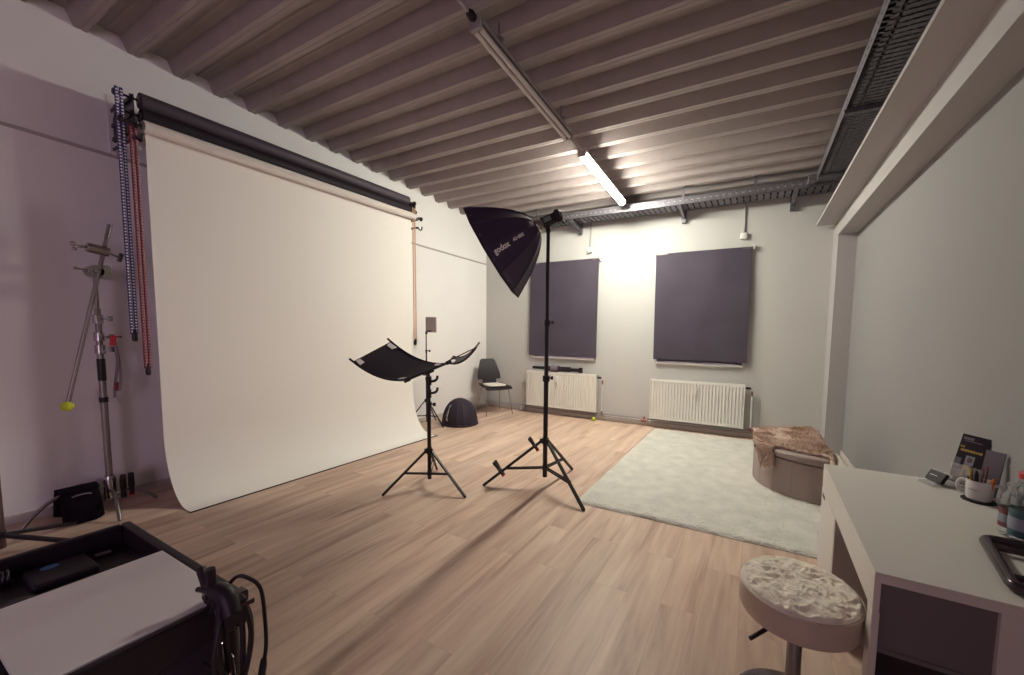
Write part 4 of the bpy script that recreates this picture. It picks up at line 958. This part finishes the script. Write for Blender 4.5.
# flyer in a clear stand
W2 = V3((.70, -.714, 0)).normalized(); N2 = V3((-.714, -.70, 0)).normalized(); UP2 = (Z*.955-N2*.24+W2*.06).normalized(); W2 = (W2-UP2*W2.dot(UP2)).normalized(); N2 = UP2.cross(W2); N2 = N2 if N2.y < 0 else -N2
BL = V3((.925, 2.695, DZ+.022)); FW, FH = .108, .25
t = thing('flyer_holder', 'clear upright stand behind the cup, holding the black flyer', 'flyer holder', (BL.x, BL.y, DZ))
c = BL+W2*FW/2+UP2*FH*.28
q = MB(); q.obox(c-N2*.012, (FW/2+.005, .0015, FH*.30), (W2, N2, UP2)); q.obox(c+N2*.012-UP2*.02, (FW/2+.005, .0015, FH*.18), (W2, N2, UP2)); q.obox(BL+W2*FW/2-UP2*.004, (FW/2+.005, .014, .002), (W2, N2, UP2))
g = V3((BL.x, BL.y, DZ))+V3((W2.x, W2.y, 0))*FW/2; q.obox(g+Z*.002-V3((N2.x, N2.y, 0))*.0, (FW/2+.005, .05, .002), (V3((W2.x, W2.y, 0)), V3((N2.x, N2.y, 0)), Z)); q.obox(g+Z*.011, (FW/2, .002, .010), (V3((W2.x, W2.y, 0)), V3((N2.x, N2.y, 0)), Z))
q.build('stand', M['acrylic'], t)
t = thing('flyer', 'tall black flyer with yellow heading and a small portrait', 'flyer', BL)
cF = BL+W2*FW/2+UP2*FH/2
MB().obox(cF, (FW/2, .004, FH/2), (W2, N2, UP2)).build('sheet', M['glossblack'], t)
fr = cF+N2*.0045
q = MB(); marks(q, [.005, .0015, .003, .0015, .006], .009, fr+UP2*.062-W2*.040, W2, UP2); marks(q, [.009, .0015, .007, .0015, .008, .0015, .007, .0015, .009, .0015, .008, .0015, .007, .0015, .008, .0015, .008], .012, fr+UP2*.044-W2*.002, W2, UP2); q.build('heading', M['yellow_print'], t, smooth=0, label='yellow heading')
q = MB(); q.obox(fr+UP2*.105-W2*.026, (.020, .0003, .007), (W2, N2, UP2)); q.obox(fr+UP2*.092-W2*.006, (.034, .0003, .002), (W2, N2, UP2)); q.build('logo_print', M['grey_print'], t)
MB().obox(fr-UP2*.005+W2*.002, (.017, .0005, .026), (W2, N2, UP2)).build('portrait', M['palelabel'], t)
MB().lathe([(.010, 0), (.010, .0004), (0, .0004)], fr+N2*.0006+W2*.003, N2, 14, 1, 1.3).build('portrait_head', M['pencil'], t)
q = MB()
for dx, dy, a, b_ in ((-.006, -.040, .020, .012), (.010, -.055, .014, .018), (-.012, -.068, .010, .02)): q.obox(fr+W2*dx+UP2*dy, (a*.5, .0006, b_), (W2, N2, UP2))
q.build('yellow_print', M['yellow_print'], t)
q = MB(); q.obox(fr+W2*-.042-UP2*.02, (.013, .0004, .022), (W2, N2, UP2)); q.obox(fr+W2*-.036-UP2*.075, (.016, .0004, .02), (W2, N2, UP2)); q.build('photo_print', M['grey_print'], t)
# grey leaflet behind
t = tag(MB().obox((1.008, 2.52, DZ+.115), (.035, .003, .115), (V3((.6, -.8, 0)), V3((-.8, -.6, 0)), V3((.10, 0, .995)))).build('leaflet', M['leafgrey'], base=(1.008, 2.52, DZ)), 'plain grey leaflet leaning on the wall behind the cup', 'leaflet')
# cup with pens
MC = V3((.958, 2.475, DZ)); K = .86
tag(MB().lathe([(0, 0), (.057, 0), (.059, .003), (.057, .006), (0, .006)], MC, (0, 0, 1), 36).build('coaster', M['mugdark'], base=tuple(MC)), 'round black coaster under the white cup', 'coaster')
t = thing('pen_cup', 'white two-handled cup full of pens on the black coaster', 'cup', MC+Z*.006)
MB().lathe([(a_*K, b_*K) for a_, b_ in [(0, .0), (.042, 0), (.049, .006), (.052, .03), (.0535, .105), (.0525, .108), (.050, .106), (.048, .03), (.04, .01), (0, .009)]], MC+Z*.006, (0, 0, 1), 40).build('bowl', M['mug'], t)
hd = V3((-.72, .35, 0)).normalized()
for s in (1, -1):
    d = hd*s
    q = MB(); q.tube(smoothpath([*[MC+(d*a_+Z*b_)*K for a_, b_ in ((.051, .098), (.072, .100), (.083, .078), (.080, .048), (.066, .030), (.049, .030))]], 5), .0065, 10); q.build('handle', M['mug'], t)
q = MB(); vd = V3((-.62, -.785, 0)); a0 = math.atan2(vd.y, vd.x)-.55; rr = .0463
for i, (w0, hh) in enumerate(((.16, .0030), (.14, .0036), (.18, .0040), (.12, .0034), (.15, .0024))):
    c = [(a0, -hh/2), (a0+w0, -hh/2), (a0+w0, hh/2), (a0, hh/2)]
    q.add([MC+V3((math.cos(an)*rr, math.sin(an)*rr, .058+b_)) for an, b_ in c], [(0, 1, 2, 3)]); a0 += w0+.02
q.build('print', M['grey_print'], t, smooth=0)
pens = [('marker', 'orange', 'stubby orange marker in the white cup', (.022, -.030), .008, .115, (.012, -.010)), ('pencil', 'pencil', 'dark brown pencil standing in the white cup', (.012, -.006), .0042, .165, (.012, .006)), ('pencil', 'pencil', 'reddish pencil leaning behind the marker in the cup', (.002, .012), .004, .15, (.018, .014)), ('pen', 'black', 'thick black pen in the middle of the white cup', (-.012, -.008), .0075, .14, (-.006, .004)), ('pen', 'yellow_print', 'yellow pen at the left side of the white cup', (-.030, .004), .0048, .15, (-.006, .004)), ('pen', 'glossblack', 'black pen leaning against the cup\'s back rim', (-.016, .026), .006, .15, (-.01, .012))]
for nm, mt, lab, (px, py), r, L_, (lx, ly) in pens:
    p = MC+V3((px*K, py*K, .016)); e = p+V3((lx*K, ly*K, L_*.9)); d = (e-p).normalized()
    tt = thing(nm, lab, 'pen', p, 'pens in the white cup')
    MB().rod(p, e-d*.012, r, n=10).build('barrel', M[mt], tt)
    MB().rod(e-d*.012, e, r*1.05, r*.4, n=10).build('tip', M[mt] if nm != 'pencil' else M['redcord'], tt)
# bottles
def bottle(c, R, Hh, label, lab_m, lab2, cap, capm, ring=False):
    c = V3(c); t = thing('water_bottle', label, 'bottle', c, 'plastic bottles on the desk')
    prof = [(0, .006), (R*.5, .004), (R*.86, 0), (R, .012), (R*.98, .03), (R, .05), (R, Hh*.30), (R, Hh*.52), (R*.93, Hh*.56), (R*1.0, Hh*.60), (R*.93, Hh*.64), (R*.97, Hh*.68), (R*.80, Hh*.78), (R*.60, Hh*.87), (R*.54, Hh*.91), (R*.54, Hh*.97)]
    b = MB(); b.lathe(prof, c, (0, 0, 1), 36); b.build('bottle_body', M['pet'], t, smooth=60)
    MB().lathe([(R*1.012, Hh*.16), (R*1.015, Hh*.17), (R*1.015, Hh*.51), (R*1.012, Hh*.52)], c, (0, 0, 1), 36).build('paper_label', M[lab_m], t)
    MB().lathe([(R*1.02, Hh*.25), (R*1.024, Hh*.26), (R*1.024, Hh*.40), (R*1.02, Hh*.41)], c, (0, 0, 1), 36).build('label_band', M[lab2], t)
    MB().lathe([(R*.62, Hh*.915), (R*.66, Hh*.92), (R*.66, Hh*.99), (R*.60, Hh*1.0), (0, Hh*1.0)], c, (0, 0, 1), 24).build('cap', M[capm], t)
    if ring:
        u = V3((-.75, -.5, 0)).normalized(); k = c+u*R*.80+Z*Hh*.77
        MB().tube([k+u*.024*math.cos(2*PI*i/24)+Z*.026*math.sin(2*PI*i/24) for i in range(24)], .006, 8, closed=True).build('ring_grip', M['pet'], t)
    return t
bottle((.912, 2.10, DZ), .038, .20, 'clear water bottle with red and pale label behind the red-capped one', 'redlabel', 'palelabel', None, 'acrylic')
tb = bottle((.892, 1.985, DZ), .040, .275, 'clear water bottle with teal label and red cap', 'teal', 'palelabel', None, 'red', True)
# tube frame
t = thing('tube_frame', 'dark satin metal tube frame lying on the near desk corner', 'frame', (.88, 1.78, DZ))
zz = DZ+.018; cr = [(.785, 1.965), (.716, 1.605), (1.0, 1.58), (1.02, 1.93)]; path = []
for i in range(4):
    p0, p1, p2 = V3((*cr[i-1], zz)), V3((*cr[i], zz)), V3((*cr[(i+1) % 4], zz)); a, b_ = p1+(p0-p1).normalized()*.035, p1+(p2-p1).normalized()*.035
    for k in range(7): s = k/6; path.append(a*(1-s)**2+p1*2*s*(1-s)+b_*s*s)
MB().tube(path, .0175, 14, closed=True).build('tube', M['tube'], t)
q = MB(); q.rod((.775, 1.90, zz), (1.012, 1.87, zz), .011); q.rod((.728, 1.68, zz), (1.004, 1.66, zz), .011); q.build('cross_tube', M['tube'], t)

# ------------------------------------------------------------------ light, world, camera
sc = bpy.context.scene
w = bpy.data.worlds.new('dusk'); sc.world = w; w.use_nodes = True
w.node_tree.nodes['Background'].inputs[0].default_value = (1.0, .74, 1.02, 1); w.node_tree.nodes['Background'].inputs[1].default_value = 3.5  # purple tint added as fill, entering by the unseen window
L_ = bpy.data.lights.new('window_portal', 'AREA'); L_.shape = 'RECTANGLE'; L_.size = 2.1; L_.size_y = 2.2; L_.cycles.is_portal = True  # portal for the added window's fill light
o = bpy.data.objects.new('window_portal', L_); COL.objects.link(o); o.location = (XR+.14, -3.5, 1.6); o.rotation_euler = (0, math.radians(90), 0)

cam = bpy.data.cameras.new('camera'); co = bpy.data.objects.new('camera', cam); COL.objects.link(co); sc.camera = co
FP_, CX, CY = 388.345, 549.452, 362.736
co.matrix_world = Matrix(((0.885376, -0.048169, 0.462373, 0), (0.46464, 0.060098, -0.883458, 0), (0.014768, 0.99703, 0.075591, 1.48), (0, 0, 0, 1)))
cam.sensor_fit = 'HORIZONTAL'; cam.sensor_width = 36; cam.lens = FP_/1024*36
cam.shift_x = (512-CX)/1024; cam.shift_y = (CY-337.5)/1024; cam.clip_start = .02
vs_ = sc.view_settings
sc.display_settings.display_device = 'sRGB'; vs_.view_transform = 'Standard'; vs_.look = 'None'; vs_.exposure = .62; vs_.gamma = 1; vs_.use_curve_mapping = False
sc.cycles.max_bounces = 8; sc.cycles.diffuse_bounces = 6; sc.cycles.transmission_bounces = 8; sc.cycles.sample_clamp_indirect = 4
sc.cycles.caustics_reflective = False; sc.cycles.caustics_refractive = False
